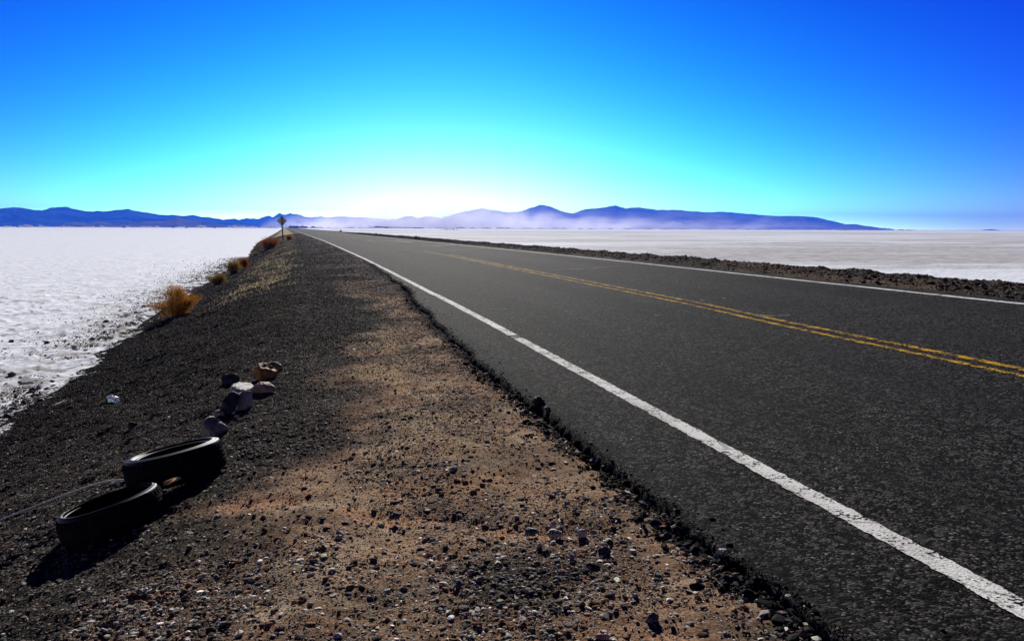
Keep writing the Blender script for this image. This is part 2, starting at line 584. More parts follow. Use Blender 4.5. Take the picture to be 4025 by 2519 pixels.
# ------------------------------------------------------------------ SETTING: salt flat
def build_salt():
    heading = math.degrees(YAW)
    az = np.concatenate([np.arange(-180, -50, 6.0), np.linspace(-50, 50, 1000), np.arange(52, 180, 6.0)]) + heading
    az = np.radians(az)
    r = np.concatenate([[0.02, 2, 4], np.geomspace(6, 90, 420), np.geomspace(92, 14000, 150)])
    rr, aa = np.meshgrid(r, az, indexing='ij')
    x, y = rr * np.sin(aa), rr * np.cos(aa)
    crust = np.abs(fbm(x * 1.7, y * 1.7, 4, 3)) ** 0.8
    lumps = np.clip(fbm(x * 5.0, y * 5.0, 3, 9) - 0.25, 0, 1)
    fade = sstep(110, 40, rr)
    z = SALT_Z + fade * (0.030 * (0.4 - crust) + 0.050 * (.15 + .85 * sstep(8, 20, rr)) * lumps * sstep(.0, .6, fbm(x * .6, y * .6, 3, 15) + .45))
    z += fade * .05 * np.clip(fbm(x * 2.3, y * 2.3, 3, 23) - .45, 0, 1)
    z += 0.06 * fade * np.clip(fbm(x * .35, y * .35, 3, 19) - .35, 0, 1)
    # a wheel track across the left part
    fc = np.array([mesh for mesh in grid_faces(*x.shape)])
    nr, nc = x.shape
    close = np.stack([np.arange(nr - 1) * nc + nc - 1, np.arange(nr - 1) * nc, np.arange(1, nr) * nc, np.arange(1, nr) * nc + nc - 1], 1)
    o = mesh_np('salt_flat', np.stack([x, y, z], -1).reshape(-1, 3), np.concatenate([fc, close]), M_SALT)
    return tag(o, kind='structure')


build_salt()


# ------------------------------------------------------------------ SETTING: gravel shoulder on the left
def tones(u, v):
    n1 = fbm(u * .9, v * 1.1, 4, 61); n2 = fbm(u * 2.6, v * 2.6, 3, 67)
    zone = sstep(-.45, .35, v - (1.35 - .20 * np.maximum(12.0 - u, 0)) + .40 * n1) * (.25 + .75 * sstep(26, 13, u + 3.0 * n1))
    soil = np.clip(zone * (.62 + .5 * n2) + .10 * zone, 0, 1)
    uc = 4.30 - 0.66 * v + .10 * fbm(v * 2.0, u * 0, 2, 77)
    red = np.exp(-((u - uc + .04) / .11) ** 2) * sstep(-.9, -.3, v) * sstep(-.35, .25, n2 + .3)
    soil = np.clip(soil + .55 * np.exp(-((u - uc + .05) / .16) ** 2) * sstep(-.9, -.3, v), 0, 1)
    soil = np.clip(soil + .25 * sstep(12, 20, u) * sstep(.1, .5, n1), 0, 1)
    soil = soil * (1 - .8 * np.exp(-((u - 3.0) / .28) ** 2 - ((v - .95) / .36) ** 2))
    sand = sstep(17, 22, u) * sstep(-2.3, -1.4, v) * sstep(.35, -.35, v) * sstep(-.15, .35, n1 + .5 * n2 + .25 * sstep(30, 70, u))
    sand = np.maximum(sand, sstep(75, 120, u) * sstep(-3.5, -2, v) * sstep(1.2, .2, v) * .8)
    vv = v * 3.6 / -toe(u)
    salt = sstep(-3.40, -3.72, vv + .45 * n2 + .25 * n1)
    worn = zone * np.exp(-((v - .85) / .35) ** 2) * sstep(-.5, .5, n2 + n1) * sstep(3.2, 4.6, u)
    sand = np.maximum(sand * .85, .34 * worn)
    return np.stack([soil, sand, salt, np.clip(.7 * red, 0, 1)], -1)


def build_shoulder():
    u = np.concatenate([np.linspace(-6, 1.2, 30), np.geomspace(1.25, 420, 940), np.geomspace(430, 2600, 30)])
    s = np.concatenate([np.linspace(0, .06, 4), np.linspace(.08, 1, 330)])
    uu, ss = np.meshgrid(u, s, indexing='ij')
    ve = v_edge(uu) + 0.09
    vv = ve - (ve + 4.6 * -toe(uu) / 3.6) * ss
    z = z_shoulder(uu, vv)
    z = z + micro(uu, vv) * sstep(260, 60, uu) - .05 * sstep(.05, .0, ve - .085 - vv)
    x = vv + off(uu)
    o = mesh_np('gravel_shoulder', np.stack([x, uu, z], -1).reshape(-1, 3), grid_faces(*x.shape), M_GRAVEL, cols=tones(uu, vv).reshape(-1, 4))
    return tag(o, kind='structure')


build_shoulder()


def build_berm():
    u = np.concatenate([np.linspace(-6, 4, 20), np.geomspace(4.1, 420, 900), np.geomspace(430, 2600, 30)])
    v = np.concatenate([np.linspace(9.0, 12.7, 130), np.linspace(12.8, 17.8, 40)])
    uu, vv = np.meshgrid(u, v, indexing='ij')
    amp = sstep(9.05, 9.5, vv)
    z = z_berm(uu, vv) + amp * (.04 * fbm(uu * 1.6, vv * 1.6, 3, 81) + .035 * np.abs(fbm(uu * 4.5, vv * 4.5, 3, 83)) * sstep(10.0, 11.2, vv) + .016 * fbm(uu * 16, vv * 16, 3, 85))
    c = np.zeros(uu.shape + (4,)); c[..., 0] = .04 + .2 * sstep(.1, .6, fbm(uu * .5, vv * .5, 3, 87)); c[..., 2] = sstep(14.5, 16.5, vv)
    x = vv + off(uu)
    o = mesh_np('road_berm', np.stack([x, uu, z], -1).reshape(-1, 3), grid_faces(*x.shape), M_GRAVEL, cols=c.reshape(-1, 4))
    return tag(o, kind='structure')


build_berm()

# ------------------------------------------------------------------ SETTING: the road and its paint
U_ROAD = np.concatenate([np.linspace(-6, 1, 30), np.geomspace(1.05, 420, 1500), np.geomspace(425, 2600, 60)])


def build_road():
    s = np.array([0, .12, .35, .7, 1.0]); s2 = np.linspace(0, 1, 8)
    cols = []
    ve = v_edge(U_ROAD)
    face = .075 + .01 * fbm(U_ROAD * 7, U_ROAD * 0, 3, 91)
    crumble = .020 * fbm(U_ROAD * 18, U_ROAD * 0 + 5, 3, 93)
    cols.append((ve + .035, z_road(U_ROAD, ve) - .16))
    cols.append((ve - .012 + crumble, z_road(U_ROAD, ve) - face))
    cols.append((ve + crumble * .5, z_road(U_ROAD, ve) - .022))
    cols.append((ve + .022, z_road(U_ROAD, ve) - .004))
    a = ve + .05
    for t in (0, .3, .65, 1.0):
        v = a + (V_L - .12 - a) * t
        cols.append((v, z_road(U_ROAD, v)))
    for v in list(np.linspace(V_L - .1, V_C, 8)) + list(np.linspace(V_C, V_END, 8))[1:]:
        vv = np.full_like(U_ROAD, v); cols.append((vv, z_road(U_ROAD, vv)))
    rag = .03 * fbm(U_ROAD * 1.5, U_ROAD * 0 + 9, 3, 95)
    cols.append((V_END + .05 + rag, z_road(U_ROAD, np.full_like(U_ROAD, V_END)) - .02))
    cols.append((V_END + .12 + rag, z_road(U_ROAD, np.full_like(U_ROAD, V_END)) - .16))
    V = np.stack([c[0] for c in cols], 1); Z = np.stack([c[1] for c in cols], 1)
    U = np.repeat(U_ROAD[:, None], V.shape[1], 1)
    o = mesh_np('road', np.stack([V + off(U), U, Z], -1).reshape(-1, 3), grid_faces(*V.shape), M_ASPH)
    return tag(o, kind='structure')


ROAD = build_road()


def strip(name, vc, width, mat, u0, u1, seed, jag=.006, lift=.004, dash=None):
    u = np.unique(np.concatenate([np.arange(max(u0, .6), min(u1, 30), .025), U_ROAD[(U_ROAD > u0) & (U_ROAD < u1)], [u0, u1]]))
    u = u[(u >= u0) & (u <= u1)]
    j1 = jag * fbm(u * 22, u * 0, 3, seed) + .008 * fbm(u * .8, u * 0, 2, seed + 1)
    j2 = jag * fbm(u * 22, u * 0 + 4, 3, seed + 5) + .008 * fbm(u * .8, u * 0, 2, seed + 1)
    a, b = vc - width / 2 + j1, vc + width / 2 + j2
    cols = [a, a + .5 * (b - a), b]
    V = np.stack(cols, 1); U = np.repeat(u[:, None], 3, 1)
    Z = np.interp(U.ravel(), U_ROAD, np.zeros_like(U_ROAD)).reshape(U.shape)
    # follow the very chords of the road mesh, so that the paint never dips under it
    for k in range(3):
        zr = np.array(z_road(U_ROAD, np.interp(U_ROAD, u, V[:, k])))
        Z[:, k] = np.interp(u, U_ROAD, zr)
    f = grid_faces(*V.shape)
    if dash:
        keep = np.ones(len(f), bool)
        rows = f[:, 0] // 3
        for (p, q) in dash:
            keep &= ~((u[rows] >= p) & (u[rows] < q))
        f = f[keep]
    o = mesh_np(name, np.stack([V + off(U), U, Z + lift], -1).reshape(-1, 3), f, mat, parent=ROAD)
    return tag(o, kind='structure')


GAP, _ = at(2030, 1325)
GAP2, _ = at(2042, 1333)
strip('white_edge_line', V_L, .112, M_WHITE, -4, 1500, 101, dash=[(GAP.y - .11, GAP.y - .025), (GAP.y + .02, GAP.y + .12)])
strip('white_edge_line', V_R, .105, M_WHITE, -4, 1500, 121)
strip('yellow_centre_line', V_C - .105, .080, M_YELLOW, -4, 36, 131, jag=.010)
strip('yellow_centre_line', V_C + .105, .080, M_YELLOW, -4, 31, 141, jag=.010)
strip('white_centre_dash', V_C, .10, M_DASH, 60, 66, 151)
for k, ud in enumerate((78, 96, 114, 132, 150)):
    strip('white_centre_dash', V_C, .10, M_DASH, ud, ud + 5, 160 + k)
M_SEAL = mat_paint('pale filled crack', (.30, .295, .29), .56, (.2, .2, .2))


def road_ribbon(name, pts, width, seed):
    """a sealed crack across the lanes: a thin ribbon lying 4 mm above the asphalt"""
    P = [np.array(p) for p in pts]
    L = []
    for a, b in zip(P[:-1], P[1:]):
        for t in np.linspace(0, 1, 40, endpoint=False):
            L.append(a + (b - a) * t)
    L = np.array(L + [P[-1]])
    d = np.gradient(L, axis=0); nrm = np.stack([-d[:, 1], d[:, 0]], 1); nrm /= np.linalg.norm(nrm, axis=1)[:, None]
    w = width * (.6 + .5 * np.abs(fbm(np.arange(len(L)) * .15, np.zeros(len(L)), 3, seed)))
    taper = np.minimum(1, np.minimum(np.arange(len(L)), np.arange(len(L))[::-1]) / 8 + .1)
    a = L + nrm * (w * taper / 2)[:, None]; b = L - nrm * (w * taper / 2)[:, None]
    X = np.stack([a[:, 0], b[:, 0]], 1); Y = np.stack([a[:, 1], b[:, 1]], 1)
    Z = z_road(Y, X - off(Y)) + .005
    o = mesh_np(name, np.stack([X, Y, Z], -1).reshape(-1, 3), grid_faces(*X.shape), M_SEAL, parent=ROAD)
    return tag(o, kind='structure')


for k, (line, w) in enumerate(((((1655, 968), (1720, 966), (1815, 961)), .55), (((1735, 986), (1830, 982), (1940, 975)), .22),
                               (((1500, 947), (1560, 948), (1625, 953)), .4), (((2160, 1062), (2330, 1056), (2440, 1046)), .10),
                               (((2960, 1238), (3040, 1243), (3110, 1240)), .05))):
    road_ribbon('sealed_crack', [tuple(at(*p)[0])[:2] for p in line], w, 200 + k)


# ------------------------------------------------------------------ SETTING: loose gravel
def ico(sub):
    bm = bmesh.new(); bmesh.ops.create_icosphere(bm, subdivisions=sub, radius=1.0)
    v = np.array([x.co for x in bm.verts]); f = np.array([[l.index for l in q.verts] for q in bm.faces]); bm.free()
    return v, f


def pebble_shapes(sub, n):
    v, f = ico(sub); out = []
    for k in range(n):
        w = v.copy()
        for _ in range(5 if sub > 1 else 3):                       # planar breaks make them angular
            d = RNG.normal(size=3); d /= np.linalg.norm(d); c = RNG.uniform(.45, .8)
            s = w @ d
            w = w - np.maximum(s - c, 0)[:, None] * d
        w *= RNG.uniform(.85, 1.1, size=(len(w), 1))
        out.append(w)
    return out, f


def scatter(name, pts, size, flat, cols, sub, mat):
    shapes, f = pebble_shapes(sub, 14)
    n = len(pts); nv = len(shapes[0])
    which = RNG.integers(0, len(shapes), n)
    base = np.stack(shapes)[which]                                  # n, nv, 3
    sc = np.stack([size * RNG.uniform(.8, 1.35, n), size * RNG.uniform(.65, 1.0, n), size * flat], 1)
    base = base * sc[:, None, :]
    a = RNG.uniform(0, 2 * np.pi, n); t = RNG.normal(0, .28, n)
    ca, sa, ct, st = np.cos(a), np.sin(a), np.cos(t), np.sin(t)
    x = base[..., 0]; y = base[..., 1]; z = base[..., 2]
    y2 = y * ct[:, None] - z * st[:, None]; z2 = y * st[:, None] + z * ct[:, None]
    X = x * ca[:, None] - y2 * sa[:, None]; Y = x * sa[:, None] + y2 * ca[:, None]
    P = np.stack([X, Y, z2], -1) + pts[:, None, :]
    F_ = (f[None] + (np.arange(n) * nv)[:, None, None]).reshape(-1, 3)
    C_ = np.repeat(cols, nv, 0)
    o = mesh_np(name, P.reshape(-1, 3), F_, mat, smooth=False, cols=C_)
    return o


def palette(n, warm):
    base = np.array([(.045, .042, .042), (.075, .072, .072), (.12, .115, .11), (.24, .22, .20), (.42, .39, .35), (.13, .08, .05), (.24, .14, .09), (.68, .65, .60)])
    p = np.array([.18, .20, .19, .16, .10, .08, .06, .03]) if not warm else np.array([.10, .12, .17, .17, .12, .13, .15, .04])
    k = RNG.choice(len(base), n, p=p / p.sum())
    return base[k] * RNG.uniform(.75, 1.25, (n, 1)) * RNG.uniform(.93, 1.07, (n, 3))


def inside(x, y, z, pad=.16):
    d = np.stack([x, y, z - CAM_H], -1) @ RMN
    dep = -d[..., 2]
    return (dep > 1.2) & (np.abs(d[..., 0]) < (CX / F + pad) * dep) & (-d[..., 1] < (CY / F + pad) * dep)


def build_gravel():
    n = 3600000
    u = np.exp(RNG.uniform(math.log(1.9), math.log(150), n)); v = RNG.uniform(-4.9, 2.2, n)
    ve = v_edge(u)
    dens = .36 + .50 * sstep(.2, -.9, v + .3 * fbm(u * .8, v * .8, 3, 71))
    dens *= .35 + .75 * sstep(-.5, .5, fbm(u * 1.4, v * 1.7, 3, 73))
    dens += .75 * np.exp(-((u - 3.0) / .28) ** 2 - ((v - .95) / .36) ** 2)
    tn = tones(u, v)
    dens *= 1 - .75 * tn[:, 1]
    dens *= np.where(tn[:, 2] > .5, .15, 1) * (1 - .6 * tn[:, 3])
    k = (v < ve - .01) & (RNG.uniform(size=n) < dens)
    u, v = u[k], v[k]
    z = z_shoulder(u, v) + micro(u, v)
    x = v + off(u)
    k = inside(x, u, z); u, v, x, z = u[k], v[k], x[k], z[k]
    n = len(u)
    size = .0026 * (1 - RNG.uniform(0, 1, n)) ** (-1 / 2.5)
    size = np.clip(size, .0026, .018)
    size = np.maximum(size, .00080 * np.minimum(u, 75) * RNG.uniform(.7, 1.3, n))
    flat = RNG.uniform(.28, .62, n)
    warm = tones(u, v)[:, 0] > RNG.uniform(.15, .5, n)
    cols = np.where(warm[:, None], palette(n, True) * 1.45, palette(n, False) * np.where(RNG.uniform(size=n) < .16, 1.25 - .35 * sstep(9, 20, u), .74 - .56 * sstep(5.5, 10, u))[:, None])  # bank stones darkened for self-shadow, some kept paler as sunlit specks
    pts = np.stack([x, u, z + size * flat * .25], -1)
    big = size * 820 / u > 2.4
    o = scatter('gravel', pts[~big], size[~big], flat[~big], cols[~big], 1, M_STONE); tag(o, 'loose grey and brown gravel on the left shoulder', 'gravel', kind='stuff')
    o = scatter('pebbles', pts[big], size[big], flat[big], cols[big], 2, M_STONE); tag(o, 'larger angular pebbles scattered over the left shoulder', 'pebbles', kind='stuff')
    # crumbs of asphalt and spilled grit along the broken edge
    n = 14000
    u = np.exp(RNG.uniform(math.log(2), math.log(26), n)); dv = RNG.normal(-.045, .05, n); dv = np.where(RNG.uniform(size=n) < .03, RNG.exponential(.15, n), dv)
    v = v_edge(u) + dv; on = dv > .0
    z = np.where(on, z_road(u, v), np.maximum(z_shoulder(u, v) + micro(u, v), z_road(u, v) - .11 + .9 * np.maximum(dv + .05, 0)))
    x = v + off(u); k = inside(x, u, z); x, u, z, on = x[k], u[k], z[k], on[k]; n = len(u)
    size = np.clip(.0035 * (1 - RNG.uniform(0, 1, n)) ** (-1 / 2.2), .0035, .030) * np.where(on, .6, 1); size = np.maximum(size, .0007 * u)
    cols = np.where((RNG.uniform(size=n) < .75)[:, None], np.array((.022, .021, .021)) * RNG.uniform(.5, 1.8, (n, 1)), palette(n, True))
    o = scatter('asphalt_crumbs', np.stack([x, u, z + size * .2], -1), size, RNG.uniform(.45, .8, n), cols, 1, M_STONE)
    tag(o, 'crumbs of black asphalt and grit along the broken pavement edge', 'crumbs', kind='stuff')
    # rubble along the right berm
    n = 60000
    u = np.exp(RNG.uniform(math.log(6), math.log(150), n)); v = RNG.uniform(9.15, 13.2, n)
    k = RNG.uniform(size=n) < .25 + .75 * sstep(9.8, 11, v); u, v = u[k], v[k]; n = len(u)
    z = z_berm(u, v) + .04 * fbm(u * 1.6, v * 1.6, 3, 81) + .035 * np.abs(fbm(u * 4.5, v * 4.5, 3, 83)) * sstep(10.0, 11.2, v)
    size = np.clip(.012 * (1 - RNG.uniform(0, 1, n)) ** (-1 / 2.6), .01, .06); size = np.maximum(size, .0008 * u)
    x = v + off(u); k = inside(x, u, z); x, u, z, size = x[k], u[k], z[k], size[k]; n = len(u)
    flat = RNG.uniform(.45, .85, n)
    o = scatter('rubble', np.stack([x, u, z], -1), size, flat, palette(n, False) * np.array([.42, .39, .36]), 1, M_STONE)
    tag(o, 'dark rubble along the right berm of the road', 'rubble', kind='stuff')
    # dark clods and grit that have rolled out on to the salt
    n = 30000
    u = np.exp(RNG.uniform(math.log(5), math.log(70), n)); dv = RNG.exponential(.55, n)
    v = toe(u) * (1 + .06 * fbm(u * .7, u * 0, 3, 99)) + .35 - dv
    x = v + off(u); z = np.full(n, SALT_Z + .01); k = inside(x, u, z); x, u, z = x[k], u[k], z[k]; n = len(u)
    size = np.clip(.007 * (1 - RNG.uniform(0, 1, n)) ** (-1 / 2.0), .007, .07); size = np.maximum(size, .0007 * u)
    cols = palette(n, False); sc_ = RNG.uniform(size=n) < .35; cols[sc_] = np.array((.6, .6, .6)) * RNG.uniform(.6, 1, (sc_.sum(), 1))
    o = scatter('clods', np.stack([x, u, z], -1), size, RNG.uniform(.4, .8, n), cols, 1, M_STONE)
    tag(o, 'dark clods and grit strewn where the bank meets the salt', 'clods', kind='stuff')


build_gravel()


# ------------------------------------------------------------------ SETTING: hills round the salt flat
def horizon_y(px): return 889.0 + 16.0 * px / 4025 + 2.5


def hill_range(name, prof, dist, depth, mat, seed, amp=.16, step=3.0):
    """a ridge whose crest heights were read along the horizon, with real slopes and spurs in front and behind"""
    prof = sorted(prof)
    px = np.arange(prof[0][0], prof[-1][0] + .1, step)
    yy = np.interp(px, [p[0] for p in prof], [p[1] for p in prof])
    yy = yy + 1.1 * fbm(px * .05, px * 0, 3, seed) * np.minimum(1, (horizon_y(px) - yy) / 12)
    H, A = [], []
    for a, b in zip(px, yy):
        d = ray(a, b); hd = math.hypot(d[0], d[1])
        H.append(max(0.0, d[2] / hd * dist + CAM_H - SALT_Z)); A.append(math.atan2(d[0], d[1]))
    H = np.array(H); A = np.array(A)
    t = np.linspace(-1, .8, 50)
    tt, aa = np.meshgrid(t, A, indexing='ij'); hh = np.repeat(H[None], len(t), 0)
    shape = np.clip(1 - np.abs(tt), 0, 1) ** 1.15
    shape = np.where(tt > 0, np.clip(1 - (tt / .8) ** 2, 0, 1), shape)
    sp = aa * dist / (depth * .5)
    spur = np.abs(fbm(sp * 2.0 + .8 * fbm(sp, tt * 2, 2, seed + 3), tt * 1.6, 4, seed + 7))
    mod = 1 - (.75 * spur + amp) * np.clip(-tt * 2.2, 0, 1) * np.clip(1.0 + tt * .4, 0, 1) * .75
    h = hh * shape * np.clip(mod, .12, 1)
    # fan edge at the front so that it does not end in a straight line
    rad = dist + tt * depth * (1 + .25 * fbm(sp * 1.5, tt * 0, 2, seed + 9))
    x, y = rad * np.sin(aa), rad * np.cos(aa)
    o = mesh_np(name, np.stack([x, y, SALT_Z - 1.0 + h], -1).reshape(-1, 3), grid_faces(*x.shape), mat)
    return tag(o, kind='structure')


M_HILL_HAZE_BLUE = mat_hill('hills tinted haze blue', (.004, .015, .07), (.04, .075, .18))  # blue of hazy air painted in, wide tone range standing for relief shading
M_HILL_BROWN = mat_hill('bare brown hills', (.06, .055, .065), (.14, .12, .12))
M_HILL_HAZE_VIOLET = mat_hill('hills tinted haze violet', (.08, .085, .15), (.19, .19, .26))  # pale violet of the dusty air is put into the base colour
LEFT = [(-700, 850), (-560, 838), (-420, 845), (-260, 825), (-120, 830), (0, 819.6), (55, 812.8), (91, 816), (132, 824), (164, 827), (196, 817), (234, 812), (264, 813), (296, 822), (328, 828), (364, 831), (389, 828), (419, 831), (455, 825), (503, 821), (537, 829), (587, 837), (637, 844), (683, 844), (710, 848), (760, 844), (792, 852), (833, 855), (865, 860), (911, 866), (960, 874), (1020, 884), (1060, 892)]
MID = [(800, 892), (850, 872), (875, 862), (920, 858), (938, 862), (970, 856), (1015, 860), (1040, 851), (1057, 847), (1072, 853), (1098, 837), (1113, 842), (1125, 842), (1139, 837), (1157, 840.5), (1174, 842), (1199, 850), (1218, 853.6), (1259, 850.5), (1298, 853), (1330, 850), (1390, 852), (1441, 853), (1500, 860), (1560, 872), (1620, 893)]
FRONT = [(215, 891), (250, 879), (291, 871), (346, 878), (396, 870), (437, 878), (461, 876), (505, 867), (537, 873), (583, 867), (637, 869), (665, 862), (697, 853), (728, 864), (765, 865.6), (792, 875), (815, 872), (847, 879), (888, 884), (935, 882), (979, 886), (1020, 892)]
LOWC = [(1190, 893), (1218, 887), (1268, 880), (1297, 884), (1327, 877), (1347, 880), (1374, 870), (1397, 877), (1446, 882), (1491, 869), (1546, 859), (1570, 857), (1592, 851), (1610, 847), (1645, 855), (1665, 850), (1695, 849), (1725, 857), (1760, 860), (1794, 857), (1844, 872), (1890, 868), (1940, 878), (2000, 884), (2060, 880), (2130, 896)]
RIGHT = [(1690, 893), (1725, 862), (1744, 852), (1782, 842), (1819, 832), (1855, 826), (1889, 817), (1923, 822), (1958, 828), (1998, 834), (2050, 829), (2092, 813), (2134, 803), (2168, 812), (2210, 829), (2251, 839), (2293, 824), (2360, 815), (2423, 807), (2461, 818), (2511, 813.5), (2587, 824), (2637, 824), (2687, 826), (2729, 832), (2771, 842), (2830, 852), (2897, 866), (2960, 880), (3000, 899)]
RIGHT2 = [(2500, 899), (2600, 850), (2700, 838), (2771, 838), (2810, 837), (2855, 835), (2875, 840), (2897, 843), (2930, 842), (2981, 854), (3031, 847), (3060, 849), (3090, 854), (3165, 850), (3215, 861), (3257, 865.5), (3308, 882), (3366, 880.6), (3408, 889), (3467, 896), (3517, 901)]
FARR = [(2400, 880), (2700, 828), (2780, 834), (2855, 832), (2930, 840), (3060, 850), (3120, 848), (3200, 852), (3290, 872), (3350, 890), (3400, 899), (3440, 904.5), (3850, 904.5), (3894, 901), (3935, 905)]
hill_range('hills', LEFT, 6500, 1500, M_HILL_HAZE_BLUE, 301)
hill_range('hills', MID, 7600, 1200, M_HILL_HAZE_BLUE, 311)
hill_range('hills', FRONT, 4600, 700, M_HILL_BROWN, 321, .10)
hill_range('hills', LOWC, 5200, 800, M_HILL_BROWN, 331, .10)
hill_range('hills', RIGHT, 7000, 1500, M_HILL_HAZE_VIOLET, 341)
hill_range('hills', RIGHT2, 7600, 1300, M_HILL_HAZE_VIOLET, 351)
hill_range('hills', FARR, 9600, 900, M_HILL_HAZE_BLUE, 361)


def shore(name, x0, x1, dist, h, seed):
    """low scrubby far shore of the salt flat"""
    px = np.arange(x0, x1, 2.0); A = []
    for a in px:
        d = ray(a, 900); A.append(math.atan2(d[0], d[1]))
    A = np.array(A); prof = h * np.clip(.55 + .7 * fbm(px * .05, px * 0, 4, seed), .12, 1.6)
    prof[0] = prof[-1] = 0
    rows = [(0, 0), (25, .7), (60, 1.0), (120, .8), (300, .0)]
    X = np.stack([(dist + r) * np.sin(A) for r, _ in rows]); Y = np.stack([(dist + r) * np.cos(A) for r, _ in rows])
    Z = np.stack([SALT_Z - .2 + k * prof for _, k in rows])
    o = mesh_np(name, np.stack([X, Y, Z], -1).reshape(-1, 3), grid_faces(*X.shape), M_DARKHEAP)
    return tag(o, kind='structure')


shore('far_shore', -900, 1120, 2650, 6, 401)
shore('far_shore', 1230, 2080, 2800, 4.5, 411)
shore('far_shore', 2000, 3600, 3300, 3.6, 421)


# ------------------------------------------------------------------ THINGS: the two tyres
def lathe(prof, seg, closed=False):
    """surface of revolution round z; prof = [(r, z)]"""
    P = np.array(prof); a = np.arange(seg) * 2 * np.pi / seg
    X = P[:, 0][None] * np.cos(a)[:, None]; Y = P[:, 0][None] * np.sin(a)[:, None]; Z = np.repeat(P[:, 1][None], seg, 0)
    V = np.stack([X, Y, Z], -1).reshape(-1, 3); m = len(P); F_ = []
    for i in range(seg):
        j = (i + 1) % seg
        for k in range(m - 1 if not closed else m):
            l = (k + 1) % m
            F_.append((i * m + k, j * m + k, j * m + l, i * m + l))
    return V, np.array(F_)


def tyre(name, label, loc, R, W, bead, rot, lug=True, sag=0.0):
    t = thing(name, label, 'tyre', loc)
    t.rotation_mode = 'QUATERNION'; t.rotation_quaternion = rot
    h = W / 2; seg = 240
    # tread band with grooves; every sixth sector cut deeper at the shoulders for the lugs
    zs = np.linspace(-h * .80, h * .80, 33)
    a = np.arange(seg) * 2 * np.pi / seg
    rr = np.zeros((seg, len(zs)))
    for k, z in enumerate(zs):
        q = abs(z) / (h * .8)
        r = R - .012 * q ** 3
        for g in (-.5, -.17, .17, .5):
            r -= .007 * np.exp(-((z / (h * .8) - g) / .035) ** 2)
        cut = .007 * (((np.arange(seg) + (2 if z > 0 else 0)) % 5) < 2) * (q > .62)
        rr[:, k] = r - cut
    X = rr * np.cos(a)[:, None]; Y = rr * np.sin(a)[:, None]; Z = np.repeat(zs[None], seg, 0)
    m = len(zs); F_ = []
    for i in range(seg):
        j = (i + 1) % seg
        for k in range(m - 1):
            F_.append((i * m + k, j * m + k, j * m + k + 1, i * m + k + 1))
    mesh_np('tread', np.stack([X, Y, Z], -1).reshape(-1, 3), np.array(F_), M_TREAD, t, smooth=False)
    r0, b = R - .017, bead
    for sgn in (1, -1):
        pr = [(r0 - .002, h * .79), (r0 - .004, h * .90), (r0 - .014, h * .955), (r0 - .022, h * .965), (r0 - .026, h * .985), (r0 - .034, h * .995),
              (b + (r0 - b) * .60, h * 1.0), (b + (r0 - b) * .52, h * .995), (b + (r0 - b) * .50, h * 1.01), (b + (r0 - b) * .44, h * 1.01), (b + (r0 - b) * .42, h * .985),
              (b + .030, h * .90), (b + .018, h * .86), (b + .012, h * .875), (b + .003, h * .86), (b, h * .81), (b + .004, h * .76)]
        V, Fc = lathe([(r, sgn * z) for r, z in pr], 160)
        mesh_np('sidewall', V, Fc if sgn < 0 else Fc[:, ::-1], M_RUBBER, t)
    pr = [(b + .004, h * .76), (b + .02, h * .80), (b + (r0 - b) * .5, h * .90), (r0 - .030, h * .86), (r0 - .016, h * .72), (r0 - .012, 0),
          (r0 - .016, -h * .72), (r0 - .030, -h * .86), (b + (r0 - b) * .5, -h * .90), (b + .02, -h * .80), (b + .004, -h * .76)]
    V, Fc = lathe(pr, 160)
    mesh_np('inner_liner', V, Fc, M_RUBBER, t)
    return t


def tilt(axis_to):                            # rotation that lays the tyre's axle along a direction
    return Vector((0, 0, 1)).rotation_difference(Vector(axis_to).normalized())


RIGHTV = Vector(RM @ Vector((1, 0, 0))); RIGHTV.z = 0; RIGHTV.normalize()
FWDV = Vector((-RIGHTV.y, RIGHTV.x, 0))


def seat(px, py, depth):
    p = at_depth(px, py, depth); return p


T2 = at_depth(690, 1808, 5.20) - Vector((0, 0, .025))
tyre('discarded_tyre', 'worn black tyre lying flat beside the row of stones, farther from the camera', T2, .308, .200, .205,
     tilt(Vector((0, 0, 1)) - .22 * RIGHTV + .06 * FWDV))
T1 = at_depth(440, 1982, 4.60) - Vector((0, 0, .055))
tyre('discarded_tyre', 'black tyre lying tilted in front of the other tyre, a pale wire beside it', T1, .284, .170, .222,
     tilt(Vector((0, 0, 1)) - .29 * RIGHTV + .01 * FWDV))

# ------------------------------------------------------------------ THINGS: the row of stones and other near things
M_R = {
    'orange': mat_rock('ochre rock', (.24, .105, .025), (.42, .24, .09)),
    'grey': mat_rock('grey rock', (.085, .085, .095), (.18, .18, .19)),
    'dark': mat_rock('dark blue grey rock', (.022, .024, .038), (.06, .065, .085)),
    'pale': mat_rock('pale buff rock', (.25, .225, .185), (.50, .46, .39)),
    'white': mat_rock('pale grey rock', (.26, .26, .255), (.56, .555, .54)),
    'pink': mat_rock('pinkish rock', (.27, .16, .13), (.52, .40, .36)),
    'black': mat_rock('black asphalt lump', (.015, .015, .016), (.05, .05, .05)),
}


